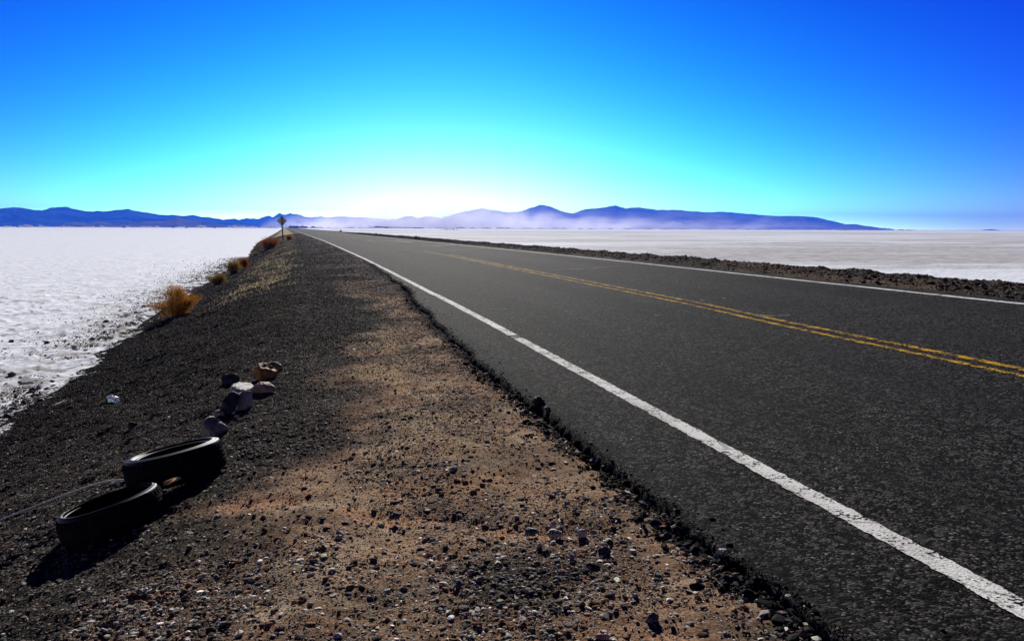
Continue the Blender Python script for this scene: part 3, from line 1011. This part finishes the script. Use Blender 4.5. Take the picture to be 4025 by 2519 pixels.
def rock(name, label, group, px, py_base, wpx, hpx, mat, seed, deep=.8, cuts=7, lean=0.0, blocky=False, sink=.12, rotz=0.0, cat='stone'):
    """a stone whose foot is at photo pixel (px, py_base) and that measures wpx by hpx pixels there"""
    p, dep = at(px, py_base)
    rng = np.random.default_rng(seed)
    v, f = ico(5)
    w = v.copy()
    if blocky:
        s = np.abs(w).max(1)[:, None]; w = w * (1 / s) ** .55
    for _ in range(cuts):
        d = rng.normal(size=3); d /= np.linalg.norm(d); c = rng.uniform(.48, .86)
        s = w @ d; w = w - np.maximum(s - c, 0)[:, None] * d * .92
    rad = .10 * fbm(v[:, 0] * 1.6 + seed, v[:, 1] * 1.6 + v[:, 2] * 1.3, 4, seed) + .05 * fbm(v[:, 0] * 6 + v[:, 2] * 3, v[:, 1] * 6 + seed, 3, seed + 1)
    w = w * (1 + rad)[:, None]
    lo, hi = w.min(0), w.max(0); w = (w - (lo + hi) / 2) / ((hi - lo) / 2)
    W = px2m(wpx * 1.08, dep) / 2; H = px2m(hpx * 1.08, dep) / (2 - sink * 1.6)
    w = w * np.array((W, W * deep, H))
    z0 = (1 - sink * 2) * H
    if lean:
        w[:, 0] += lean * (w[:, 2] + H)
    a = -YAW + rotz
    ca, sa = math.cos(a), math.sin(a)
    o = mesh_np(name, np.stack([w[:, 0] * ca - w[:, 1] * sa, w[:, 0] * sa + w[:, 1] * ca, w[:, 2] + z0], -1), f, M_R[mat], smooth=True)
    o.location = p + FWDV * (W * deep * .7)
    o.location.z = float(ground(o.location.x, o.location.y)) - .005
    return tag(o, label, cat, group)


G1 = 'stones laid in a row behind the tyres'
rock('boulder', 'ochre orange boulder in the row of stones', G1, 1032, 1500, 90, 66, 'orange', 3, .8, 6, cat='boulder')
rock('stone', 'smooth grey stone touching the orange boulder on its far right', G1, 1075, 1466, 58, 42, 'grey', 8, .8, 2)
rock('stone', 'dark rounded stone standing alone left of the orange boulder', G1, 897, 1515, 64, 44, 'dark', 11, .8, 5)
rock('stone', 'flat pale grey stone behind the upright pale block', G1, 938, 1552, 84, 38, 'white', 14, 1.0, 4)
rock('stone', 'long flat pinkish stone next to the pale grey flat stone', G1, 1023, 1556, 100, 50, 'pink', 21, .7, 8)
rock('stone', 'upright pale grey block beside the tall dark blue stone', G1, 957, 1610, 58, 74, 'white', 25, .8, 6, blocky=True)
rock('stone', 'tall dark blue grey stone standing upright in the row', G1, 893, 1632, 62, 88, 'dark', 33, .9, 6, lean=.12, blocky=True)
rock('stone', 'small pale stone at the foot of the tall dark blue stone', G1, 858, 1645, 40, 32, 'pale', 41, .8, 4)
rock('stone', 'small buff pebble right of the tall dark stone', G1, 930, 1643, 20, 16, 'pale', 45, .8, 4)
rock('stone', 'pointed buff stone just behind the farther tyre', G1, 835, 1715, 96, 70, 'pale', 52, .8, 7)
rock('stone', 'rounded dark stone half sunk in the gravel of the bank below the bottle', None, 517, 1692, 36, 34, 'black', 57, .8, 4)

G2 = 'larger loose stones on the near shoulder'
for k, (lab, px, py, w, h, mt, sd) in enumerate((
        ('flat pale stone with a deep shadow under it in the reddish soil', 2178, 2112, 62, 30, 'pale', 61),
        ('pointed white chip standing right behind the flat pale stone', 2172, 2076, 22, 26, 'white', 62),
        ('angular pale grey stone right of the flat pale stone', 2288, 2108, 38, 30, 'white', 63),
        ('rounded dark grey stone nearest the road among the loose stones', 2378, 2184, 48, 38, 'dark', 64),
        ('black rounded stone just above the rounded dark grey one', 2394, 2147, 36, 30, 'black', 65),
        ('square pale stone lying alone in the middle of the shoulder', 1781, 1858, 30, 26, 'white', 66),
        ('long slim pale stone lying alone near the asphalt edge', 2179, 1854, 30, 14, 'pale', 67),
        ('small white triangular chip in front of the flat pale stone', 2121, 2152, 20, 22, 'white', 68),
        ('squarish white chip left of the rounded dark grey stone', 2250, 2196, 26, 22, 'white', 69),
        ('leaning grey slab left of the long slim stone', 2292, 1950, 44, 24, 'grey', 70),
        ('pale flake beside the leaning grey slab', 2382, 1946, 40, 18, 'pale', 71),
        ('dark pointed stone in the reddish rill', 1548, 2036, 40, 22, 'dark', 72),
        ('bright white chip in the reddish rill', 1604, 2032, 22, 14, 'white', 73),
        ('dark wedge left of the flat pale stone', 2090, 2098, 50, 22, 'dark', 74),
        ('pinkish flat stone at the bottom edge of the picture', 2372, 2512, 60, 30, 'pink', 75),
        ('dark grey angular stone at the lower part of the asphalt edge', 2568, 2450, 46, 40, 'grey', 76),
        ('oval white pebble beside the asphalt edge', 2840, 2208, 36, 18, 'white', 77),
        ('slim grey wedge of stone below the oval white pebble', 2925, 2302, 40, 22, 'grey', 78),
        ('pale oval pebble in the lower middle of the gravel', 1850, 2256, 30, 18, 'pale', 79),
        ('grey stone among dark pebbles low in the middle', 1800, 2310, 44, 28, 'grey', 80),
        ('flat blue grey stone beside a dark hollow lower left of middle', 1335, 2104, 32, 22, 'grey', 81))):
    rock('stone', lab, G2, px, py, w, h, mt, sd, .75, 6)
rock('asphalt_lump', 'black lump of broken asphalt on the pavement edge beside a bluish stone', None, 2118, 1588, 50, 30, 'black', 91, .8, 6, cat='asphalt lump')
rock('stone', 'small bluish stone in the crumbled edge right of the asphalt lump', None, 2152, 1614, 24, 18, 'grey', 92, .8, 5)


# crushed clear bottle on the bank
def bottle(px, py, wpx):
    p, dep = at(px, py)
    r = px2m(wpx, dep) / 2
    m, nt, b = new_mat('clear plastic'); n = N(nt)
    b.inputs['Base Color'].default_value = (.93, .95, .97, 1); b.inputs['Roughness'].default_value = .12
    b.inputs['IOR'].default_value = 1.45; b.inputs['Transmission Weight'].default_value = .55
    n.link(n.bump(n.noise(n.obj(), 35, 3), .6, .01), b.inputs['Normal'])
    t = thing('plastic_bottle', 'crumpled clear plastic bottle lying on the dark bank', 'bottle', p + Vector((0, 0, r * .95)))
    ax = (-RIGHTV * .75 + FWDV * .6); ax.normalize()
    t.rotation_mode = 'QUATERNION'; t.rotation_quaternion = Vector((0, 0, 1)).rotation_difference(ax)
    pr = [(0, .02), (.45, -.02), (.62, -.10), (.88, -.04), (1, .15), (1, .8), (.93, .9), (.93, 1.1), (1, 1.2), (1, 2.4), (.93, 2.5), (.93, 2.7), (1, 2.8), (1, 3.4), (.8, 4.0), (.42, 4.6), (.33, 4.75), (.33, 5.1)]
    V, Fc = lathe([(max(a, 1e-4) * r, z * r) for a, z in pr], 48)
    ang = np.arctan2(V[:, 1], V[:, 0])
    V = V * (1 - .10 * np.abs(np.sin(2.5 * ang + V[:, 2] * 20 / (r * 30)))[:, None] * np.array((1, 1, 0)))
    mesh_np('body', V, Fc, m, t)
    V, Fc = lathe([(.30 * r, 5.0 * r), (.42 * r, 5.0 * r), (.42 * r, 5.5 * r), (1e-4, 5.5 * r)], 32)
    mesh_np('cap', V, Fc, simple_mat('white plastic', (.7, .72, .75), .4, .05), t, smooth=False)


bottle(460, 1586, 28)


# orange scrap of card in the shadow between the tyres
def scrap():
    p, dep = at(668, 1925)
    p = at_depth(668, 1898, 4.68)                # it leans on the rim of the nearer tyre
    s = px2m(1, dep)
    m, nt, b = new_mat('orange card'); n = N(nt); v = n.obj()
    n.link(n.mix(n.ramp(n.noise(v, 40, 4), .4, .6), (.62, .33, .10), (.80, .52, .22)), b.inputs['Base Color']); b.inputs['Roughness'].default_value = .8
    bm = bmesh.new()
    out = [(-26, 0), (-18, -6), (-2, -3), (12, 6), (22, 13), (26, 19), (21, 22), (14, 16), (8, 18), (-8, 10)]
    top = [bm.verts.new((x * s, y * s * 1.9, .012 * math.sin(x * .12) + .004 * (y > 5))) for x, y in out]
    bot = [bm.verts.new((v.co.x, v.co.y, v.co.z - .003)) for v in top]
    bm.faces.new(top); bm.faces.new(bot[::-1])
    for i in range(len(out)):
        j = (i + 1) % len(out); bm.faces.new((top[i], bot[i], bot[j], top[j]))
    o = bm_obj('card_scrap', bm, m)
    o.location = p + Vector((0, 0, .0)); o.rotation_euler = (.30, .25, -YAW)
    tag(o, 'torn orange scrap of card in the shadow between the two tyres', 'scrap')


scrap()


def tube(name, pts, rad, mat, parent=None, sides=8):
    P = np.array([tuple(p) for p in pts], float); m = len(P)
    rad = np.broadcast_to(np.asarray(rad, float), (m,))
    T = np.gradient(P, axis=0); T /= np.linalg.norm(T, axis=1)[:, None]
    up = np.array((0, 0, 1.0)); A = np.cross(T, up); bad = np.linalg.norm(A, axis=1) < 1e-3; A[bad] = (1, 0, 0)
    A /= np.linalg.norm(A, axis=1)[:, None]; B = np.cross(T, A)
    a = np.arange(sides) * 2 * np.pi / sides
    V = P[:, None] + rad[:, None, None] * (A[:, None] * np.cos(a)[None, :, None] + B[:, None] * np.sin(a)[None, :, None])
    F_ = [(i * sides + k, i * sides + (k + 1) % sides, (i + 1) * sides + (k + 1) % sides, (i + 1) * sides + k) for i in range(m - 1) for k in range(sides)]
    return mesh_np(name, V.reshape(-1, 3), np.array(F_), mat, parent)


WP = []
for px, py, lift in ((-260, 2160, .03), (-100, 2085, .035), (0, 2042, .04), (120, 1993, .05), (200, 1962, .055), (300, 1924, .06), (370, 1900, .065), (410, 1890, .06), (450, 1884, .05), (490, 1884, .03)):
    q, _ = at(px, py + int(lift * 640)); WP.append(q + Vector((0, 0, lift)))
WP = np.array([tuple(p) for p in WP]); ti = np.linspace(0, len(WP) - 1, 80)
WPs = np.stack([np.interp(ti, np.arange(len(WP)), WP[:, k]) for k in range(3)], 1)
for _ in range(6):
    WPs[1:-1] = (WPs[:-2] + 2 * WPs[1:-1] + WPs[2:]) / 4
tag(tube('wire', WPs, .0055, simple_mat('pale wire', (.66, .66, .64), .5, .1, 30, 0, .4, 0)), 'pale stiff wire running from behind the nearer tyre to the left', 'wire')


# ------------------------------------------------------------------ THINGS: the shrubs
def shrub(name, label, group, px, py, wpx, hpx, mats, n, seed, loose=0.0, long_=1.0, ns=44):
    p, dep = at(px, py)
    W = px2m(wpx, dep); H = px2m(hpx, dep)
    rng = np.random.default_rng(seed)
    t = thing(name, label, 'shrub', p, 0, group)
    stems = []; tips = []
    V, F_ = [], []
    for k in range(ns):                         # woody stems fan out of the foot
        a = rng.uniform(0, 2 * np.pi); e = rng.uniform(.12, 1.0) ** .8
        lo = H * rng.uniform(.55, 1.0 + loose * .3)
        tip = np.array((math.cos(a) * W * .5 * e * 1.0, math.sin(a) * W * .42 * e, lo * (1 - .45 * e * e)))
        foot = np.array((math.cos(a) * W * .18 * rng.uniform(0, 1), math.sin(a) * W * .16 * rng.uniform(0, 1), -.05))
        mid = foot * .45 + tip * .55 + np.array((0, 0, H * .10)) + rng.normal(0, .03, 3) * H
        stems.append((foot, mid, tip))
        pts = [foot, mid, tip]; r = [.012 * H + .003, .008 * H + .002, .002]
        base = len(V)
        for q, rad in zip(pts, r):
            for b in range(4):
                V.append(q + rad * np.array((math.cos(b * 1.57), math.sin(b * 1.57), 0)))
        for i in range(2):
            for b in range(4):
                F_.append((base + i * 4 + b, base + i * 4 + (b + 1) % 4, base + i * 4 + 4 + (b + 1) % 4, base + i * 4 + 4 + b))
    mesh_np('stems', np.array(V), np.array(F_), mats[1], t, smooth=False)
    # many thin twigs and leaflets clustered along the stems
    s = rng.integers(0, ns, n); u = rng.uniform(.04, 1.0, n) ** (.8)
    S = np.array([[x for x in st] for st in stems])
    A = S[s, 0]; B = S[s, 1]; D = S[s, 2]
    c = np.where((u < .5)[:, None], A + (B - A) * (u * 2)[:, None], B + (D - B) * (u * 2 - 1)[:, None])
    c = c + rng.normal(0, 1, (n, 3)) * np.array((W * .055, W * .055, H * .07))
    c[:, 2] = np.maximum(c[:, 2], .0)
    dirv = rng.normal(0, .55, (n, 3)) + (D - A) / np.linalg.norm(D - A, axis=1)[:, None] + np.array((0, 0, .35))
    dirv /= np.linalg.norm(dirv, axis=1)[:, None]
    ln = H * rng.uniform(.05, .17, n) * long_; wd = np.maximum(H * rng.uniform(.006, .016, n), dep * .00022)
    side = np.cross(dirv, rng.normal(size=(n, 3))); side /= np.linalg.norm(side, axis=1)[:, None]
    tip = c + dirv * ln[:, None] + np.array((0, 0, -.02)) * H
    midp = c + dirv * (ln * .5)[:, None]
    Vv = np.stack([c - side * wd[:, None] * .3, midp - side * wd[:, None] * .5, tip, midp + side * wd[:, None] * .5], 1).reshape(-1, 3)
    mesh_np('foliage', Vv, np.arange(n * 4).reshape(n, 4), mats[0], t, smooth=False)
    return t


M_TW_GOLD = mat_twig('golden dry twigs', (.23, .09, .010), (.38, .18, .028))
M_TW_OLIVE = mat_twig('olive dry twigs', (.13, .10, .02), (.28, .19, .045))
M_TW_RUST = mat_twig('rusty dry twigs', (.17, .05, .008), (.28, .10, .018))
M_TW_DARK = mat_twig('dark green twigs', (.035, .04, .012), (.09, .085, .025))
M_WOOD = simple_mat('dry wood', (.09, .065, .035), .9, .3, 40)
G3 = 'dry shrubs along the foot of the left bank'
shrub('shrub', 'large golden shrub nearest the camera on the edge of the salt', G3, 700, 1244, 190, 110, (M_TW_GOLD, M_WOOD), 11000, 1, loose=1.0, long_=.9, ns=20)
shrub('shrub', 'round brownish shrub second nearest, next behind the golden one', G3, 858, 1122, 72, 52, (M_TW_OLIVE, M_WOOD), 6000, 2)
shrub('shrub', 'olive front half of the pair of shrubs halfway along the bank', G3, 920, 1078, 74, 56, (M_TW_OLIVE, M_WOOD), 6000, 3)
shrub('shrub', 'brownish rear half of the pair of shrubs halfway along the bank', G3, 952, 1058, 64, 46, (M_TW_RUST, M_WOOD), 5000, 4)
shrub('shrub', 'tiny olive shrub between the pair and the broad rusty shrub', G3, 1005, 1008, 26, 20, (M_TW_OLIVE, M_WOOD), 1800, 5)
shrub('shrub', 'broad rusty brown shrub left of the road sign post', G3, 1058, 983, 96, 52, (M_TW_RUST, M_WOOD), 9000, 6)
shrub('shrub', 'small round golden shrub just right of the road sign post', G3, 1136, 946, 29, 23, (M_TW_GOLD, M_WOOD), 3500, 7)
G4 = 'small shrubs along the far side of the road'
for k, (lab, px, py, w, h, mt, n) in enumerate((
        ('orange shrub farthest along the right side of the road', 1248, 902, 12, 7, M_TW_GOLD, 700),
        ('dark round shrub alone on the salt side of the road, second farthest', 1339, 911, 11, 7, M_TW_DARK, 700),
        ('tiny low olive shrub left of the upright one', 1446, 922, 8, 4, M_TW_OLIVE, 400),
        ('narrow upright olive shrub on the right road edge', 1480, 926, 6, 11, M_TW_OLIVE, 400),
        ('low wide dark shrub between the upright one and the bushy one', 1524, 931, 15, 6, M_TW_DARK, 700),
        ('bushy dark green shrub nearest on the right road edge', 1635, 941, 18, 14, M_TW_DARK, 1500))):
    shrub('shrub', lab, G4, px, py, w, h, (mt, M_WOOD), n, 30 + k)


def build_dry_grass():
    rng = np.random.default_rng(5); n = 40000
    u = np.exp(rng.uniform(math.log(17), math.log(130), n)); v = rng.uniform(-3.6, .5, n)
    t = tones(u, v)[:, 1]; k = rng.uniform(size=n) < t * .55
    u, v = u[k], v[k]; n = len(u); x = v + off(u)
    z = z_shoulder(u, v) + micro(u, v) * .8
    c = np.stack([x, u, z], -1)
    a = rng.uniform(0, 2 * np.pi, n); h = rng.uniform(.03, .11, n); w = np.maximum(.004, .00022 * u)
    sd = np.stack([np.cos(a), np.sin(a), 0 * a], -1) * w[:, None]
    tip = c + np.stack([rng.normal(0, .5, n) * h, rng.normal(0, .5, n) * h, h], -1)
    V = np.stack([c - sd, c + sd, tip], 1).reshape(-1, 3)
    o = mesh_np('dry_grass', V, np.arange(n * 3).reshape(n, 3), mat_twig('straw', (.34, .28, .15), (.52, .45, .29)), smooth=False)
    tag(o, 'pale dry grass on the sandy bank by the road sign', 'grass', kind='stuff')


build_dry_grass()


# ------------------------------------------------------------------ THINGS: the road sign seen from behind
def box(bm, c, s, rz=0.0):
    r = bmesh.ops.create_cube(bm, size=1.0)
    bmesh.ops.scale(bm, verts=r['verts'], vec=s)
    if rz:
        bmesh.ops.rotate(bm, verts=r['verts'], cent=(0, 0, 0), matrix=Matrix.Rotation(rz, 3, 'Z'))
    bmesh.ops.translate(bm, verts=r['verts'], vec=c)
    return r['verts']


def road_sign():
    p, dep = at(1113, 945)
    k = px2m(1, dep)
    t = thing('road_sign', 'grey back of a diamond road sign on a dark post beside the road', 'road sign', p, -.18)
    lean = Matrix.Rotation(-.045, 4, 'Y')
    bm = bmesh.new(); vs = box(bm, (0, 0, 46 * k), (4.2 * k, 3.4 * k, 98 * k))
    bmesh.ops.bevel(bm, geom=bm.edges[:], offset=.3 * k, segments=1, affect='EDGES')
    bmesh.ops.transform(bm, matrix=lean, verts=bm.verts)
    bm_obj('post', bm, M_POST, t)
    bm = bmesh.new(); r = 20.5 * k; th = .35 * k
    out = []
    for i in range(4):                          # diamond with clipped, rounded corners
        a = math.pi / 2 * i
        for da in (-.05, -.02, .02, .05):
            rr = r * (1 - .6 * abs(da))
            out.append((rr * math.cos(a + da), rr * math.sin(a + da)))
    f = [bm.verts.new((x, -th, z)) for x, z in out]; b = [bm.verts.new((x, th, z)) for x, z in out]
    bm.faces.new(f); bm.faces.new(b[::-1])
    for i in range(len(out)):
        j = (i + 1) % len(out); bm.faces.new((f[i], b[i], b[j], f[j]))
    bmesh.ops.translate(bm, verts=bm.verts, vec=(0, 2.4 * k, 76 * k)); bmesh.ops.transform(bm, matrix=lean, verts=bm.verts)
    plate = bm_obj('sign_plate', bm, M_STEEL, t)
    for z in (66, 86):
        bm = bmesh.new(); r_ = bmesh.ops.create_cone(bm, cap_ends=True, segments=10, radius1=.7 * k, radius2=.7 * k, depth=1.0 * k)
        bmesh.ops.rotate(bm, verts=bm.verts, cent=(0, 0, 0), matrix=Matrix.Rotation(math.pi / 2, 3, 'X'))
        bmesh.ops.translate(bm, verts=bm.verts, vec=(0, -2.1 * k, z * k)); bmesh.ops.transform(bm, matrix=lean, verts=bm.verts)
        bm_obj('bolt', bm, M_STEEL, t)


road_sign()


# ------------------------------------------------------------------ THINGS: far away
def far_point(px, dist, z=SALT_Z):
    d = ray(px, 900); a = math.atan2(d[0], d[1])
    return Vector((dist * math.sin(a), dist * math.cos(a), z)), dist / F / 1.0


def building(name, label, px0, px1, hpx, dist, roof='flat', chimney=None, group=None):
    c, k = far_point((px0 + px1) / 2, dist); W = (px1 - px0) * k; H = hpx * k; D = max(6.0, W * .5)
    t = thing(name, label, 'building', c, -YAW, group)
    bm = bmesh.new(); box(bm, (0, 0, H * .42), (W * .97, D, H * .84)); bm_obj('wall', bm, M_DARKBUILD, t)
    bm = bmesh.new()
    o = [(-W / 2, H * .84), (W / 2, H * .84), (W * .46, H), (-W * .40, H * .98)]
    f = [bm.verts.new((x, -D * .53, z)) for x, z in o]; b = [bm.verts.new((x, D * .53, z)) for x, z in o]
    bm.faces.new(f); bm.faces.new(b[::-1])
    for i in range(4):
        j = (i + 1) % 4; bm.faces.new((f[i], b[i], b[j], f[j]))
    rf = bm_obj('roof', bm, M_ROOF, t)
    if chimney is not None:
        bm = bmesh.new(); box(bm, (chimney * W, 0, H * 1.25), (2.6 * k, 2.6 * k, H * .9)); bm_obj('chimney', bm, M_DARKBUILD, rf)
    for q in (-.25, .05, .30):
        bm = bmesh.new(); box(bm, (q * W, -D * .5 - .05, H * .40), (W * .08, .3, H * .42)); bm_obj('door' if q == .05 else 'window', bm, M_GLASSDARK, t)


building('building', 'long low reddish building at the far end of the road', 1138, 1176, 8.5, 2500, group='far buildings at the end of the road')
building('building', 'low building with a chimney at the far end of the road', 1180, 1208, 7.5, 2550, chimney=-.18, group='far buildings at the end of the road')


def mound(name, label, px, wpx, hpx, dist, mat, group, seed, cat='mound'):
    c, k = far_point(px, dist); rng = np.random.default_rng(seed)
    r = np.linspace(0, 1, 12); a = np.linspace(0, 2 * np.pi, 25)[:-1]
    rr, aa = np.meshgrid(r, a, indexing='ij')
    h = (1 - rr) ** .9 * (1 + .18 * np.sin(3 * aa + rng.uniform(0, 6)))
    x = rr * np.cos(aa) * wpx * k / 2; y = rr * np.sin(aa) * wpx * k / 2 * .8
    n = 24; F_ = []
    for i in range(11):
        for j in range(n):
            F_.append((i * n + j, i * n + (j + 1) % n, (i + 1) * n + (j + 1) % n, (i + 1) * n + j))
    o = mesh_np(name, np.stack([x, y, h * hpx * k - .1], -1).reshape(-1, 3), np.array(F_), mat)
    o.location = c
    return tag(o, label, cat, group)


G5 = 'dark mounds along the far left edge of the salt'
for k, (px, w, h, dist, lab) in enumerate(((70, 9, 3, 2100, 'dark mound leftmost on the far salt, near the picture edge'), (488, 13, 5, 1900, 'pointed dark mound alone left of the middle of the far left salt'),
                                           (681, 13, 4.5, 2000, 'left one of two close dark mounds on the far left salt'), (733, 13, 5, 2000, 'right one of two close dark mounds on the far left salt'),
                                           (791, 7, 4, 2300, 'narrow dark mound between the close pair and the wide mound'), (845, 15, 4.5, 2200, 'wide dark mound nearest the road sign on the far left salt'))):
    mound('earth_mound', lab, px, w, h, dist, M_DARKHEAP, G5, 500 + k)
G6 = 'row of dark mounds on the right salt'
for k, (px, w, h) in enumerate(((1733, 10, 2.2), (1749, 11, 3.6), (1759, 12, 4.0), (1771, 11, 3.2), (1783, 12, 4.0), (1796, 10, 3.0))):
    mound('salt_heap', 'dark heap in the short row on the salt right of the road', px, w, h, 1150, M_DARKHEAP, G6, 520 + k, 'heap')
for k, (px, w, h, dist, lab) in enumerate(((3318, 46, 4.5, 3000, 'long flat dark heap left of a smaller one on the far right salt'), (3432, 60, 3.5, 3000, 'long flat dark heap rightmost on the far salt'),
                                           (3020, 26, 3, 3200, 'flat dark heap below the end of the hazy violet hills'))):
    mound('salt_heap', lab, px, w, h, dist, M_DARKHEAP, 'flat heaps on the far right salt', 540 + k, 'heap')


def loading_shed():
    c, k = far_point(1570, 3000)
    t = thing('loading_shed', 'long low dark structure with a slanting boom at its left end on the far salt', 'shed', c, -YAW)
    bm = bmesh.new()
    o = [(-93, 0), (93, 0), (93, 3.2), (20, 4.6), (-60, 6.2), (-93, 8.6)]
    f = [bm.verts.new((x * k, -12, z * k)) for x, z in o]; b = [bm.verts.new((x * k, 12, z * k)) for x, z in o]
    bm.faces.new(f); bm.faces.new(b[::-1])
    for i in range(len(o)):
        j = (i + 1) % len(o); bm.faces.new((f[i], b[i], b[j], f[j]))
    bm_obj('shed_body', bm, M_DARKBUILD, t)
    tube('boom', [(-96 * k, 0, 3 * k), (-110 * k, 0, 7 * k), (-123 * k, 0, 11.5 * k)], .55 * k, M_DARKBUILD, t, 6)
    bm = bmesh.new(); box(bm, (-102 * k, 0, 2.2 * k), (17 * k, 10, 4.4 * k)); bm_obj('cab', bm, M_DARKBUILD, t)


loading_shed()
# spoil between the buildings and the low hills
mound('spoil_heap', 'long reddish spoil heap right of the far building with the chimney', 1232, 48, 7, 2700, M_DARKBUILD, None, 561, 'heap')


def far_car():
    u = 900.0; x = 3.9 + float(off(u)); p = Vector((x, u, float(z_road(u, 3.9))))
    t = thing('car', 'dark car far away on the left lane of the road', 'car', p)
    bm = bmesh.new()
    o = [(-2.1, .35), (2.1, .35), (2.15, .8), (1.3, .95), (.7, 1.5), (-1.2, 1.5), (-2.0, .95), (-2.15, .8)]
    f = [bm.verts.new((-.85, y, z)) for y, z in o]; b = [bm.verts.new((.85, y, z)) for y, z in o]
    bm.faces.new(f); bm.faces.new(b[::-1])
    for i in range(len(o)):
        j = (i + 1) % len(o); bm.faces.new((f[i], b[i], b[j], f[j]))
    bmesh.ops.bevel(bm, geom=bm.edges[:], offset=.06, segments=2, affect='EDGES')
    bm_obj('body', bm, M_CARPAINT, t)
    bm = bmesh.new(); vs = box(bm, (0, -1.66, 1.22), (1.4, .04, .40)); bm_obj('windscreen', bm, M_GLASSDARK, t)
    for sx in (-.78, .78):
        for sy in (-1.35, 1.35):
            bm = bmesh.new(); bmesh.ops.create_cone(bm, cap_ends=True, segments=20, radius1=.33, radius2=.33, depth=.2)
            bmesh.ops.rotate(bm, verts=bm.verts, cent=(0, 0, 0), matrix=Matrix.Rotation(math.pi / 2, 3, 'Y'))
            bmesh.ops.translate(bm, verts=bm.verts, vec=(sx, sy, .33)); bm_obj('wheel', bm, M_RUBBER, t)


far_car()


def far_tree():
    c, k = far_point(1066, 2700); rng = np.random.default_rng(3)
    t = thing('tree', 'dark round tree standing out of the far shore left of the road sign', 'tree', c)
    tube('trunk', [(0, 0, 0), (.1, 0, 2), (.2, .1, 4)], [.3, .22, .12], M_WOOD, t, 6)
    n = 900; d = rng.normal(size=(n, 3)); d /= np.linalg.norm(d, axis=1)[:, None]
    cc = d * (rng.uniform(.3, 1, n) ** .5)[:, None] * np.array((3.6, 3.6, 2.4)) + np.array((0, 0, 4.0))
    a = rng.normal(size=(n, 3)) * .35; b = rng.normal(size=(n, 3)) * .35
    V = np.stack([cc - a, cc + b, cc + a, cc - b], 1).reshape(-1, 3)
    mesh_np('crown', V, np.arange(n * 4).reshape(n, 4), M_TW_DARK, t, smooth=False)


far_tree()


# ------------------------------------------------------------------ AIR
def haze():
    bm = bmesh.new(); S = 10600.0; z0, z1 = SALT_Z - 2.6, 232.0
    box(bm, (0, 0, (z0 + z1) / 2), (2 * S, 2 * S, z1 - z0))
    m = bpy.data.materials.new('haze air'); m.use_nodes = True; nt = m.node_tree; nt.nodes.clear()
    out = nt.nodes.new('ShaderNodeOutputMaterial'); v = nt.nodes.new('ShaderNodeVolumePrincipled')
    v.inputs['Color'].default_value = (.03, .15, .9, 1); v.inputs['Density'].default_value = 1.1e-4
    v.inputs['Anisotropy'].default_value = .3
    nt.links.new(v.outputs[0], out.inputs['Volume'])
    o = bm_obj('haze', bm, m)
    tag(o, 'pale blue haze over the salt flat', 'haze', kind='stuff')


haze()


# ------------------------------------------------------------------ blowing salt dust in front of the hills
def dust(px, y_top, wpx, dist, dens, seed):
    c, k = far_point(px, dist); H = (horizon_y(px) - y_top) * k * 1.15; W = wpx * k / 2; D = 420.0
    bm = bmesh.new(); bmesh.ops.create_icosphere(bm, subdivisions=3, radius=1.0)
    for v in bm.verts:
        v.co.z = max(v.co.z, 0.0)
    m = bpy.data.materials.new('blowing dust'); m.use_nodes = True; nt = m.node_tree; nt.nodes.clear()
    n = N(nt); out = n.put('ShaderNodeOutputMaterial'); v = n.put('ShaderNodeVolumePrincipled')
    v.inputs['Color'].default_value = (1, .97, .94, 1); v.inputs['Anisotropy'].default_value = .38
    oc = n.obj(); ln = n.put('ShaderNodeVectorMath', operation='LENGTH'); n.link(oc, ln.inputs[0])
    fall = n.math('POWER', n.math('SUBTRACT', 1.0, ln.outputs['Value'], True), 1.3)
    wis = n.ramp(n.noise(n.stretch(oc, 2.2, 1.0, 1.3), 1.4 + .1 * seed, 4, .6), .30, .75)
    n.link(n.math('MULTIPLY', n.math('MULTIPLY', fall, wis), dens), v.inputs['Density'])
    n.link(v.outputs[0], out.inputs['Volume'])
    o = bm_obj('dust_cloud', bm, m)
    o.location = c; o.scale = (W, D, H); o.rotation_euler = (0, 0, -YAW)
    tag(o, 'white salt dust blowing in front of the distant hills', 'dust cloud', 'dust clouds over the far salt', 'stuff')


for k, a in enumerate(((1250, 845, 420, 3900, .010), (1480, 800, 520, 4100, .012), (1700, 740, 760, 4200, .010), (1980, 800, 620, 4100, .007), (2250, 830, 1000, 4300, .0055), (2700, 842, 1300, 4400, .0018))):
    dust(*a, k)
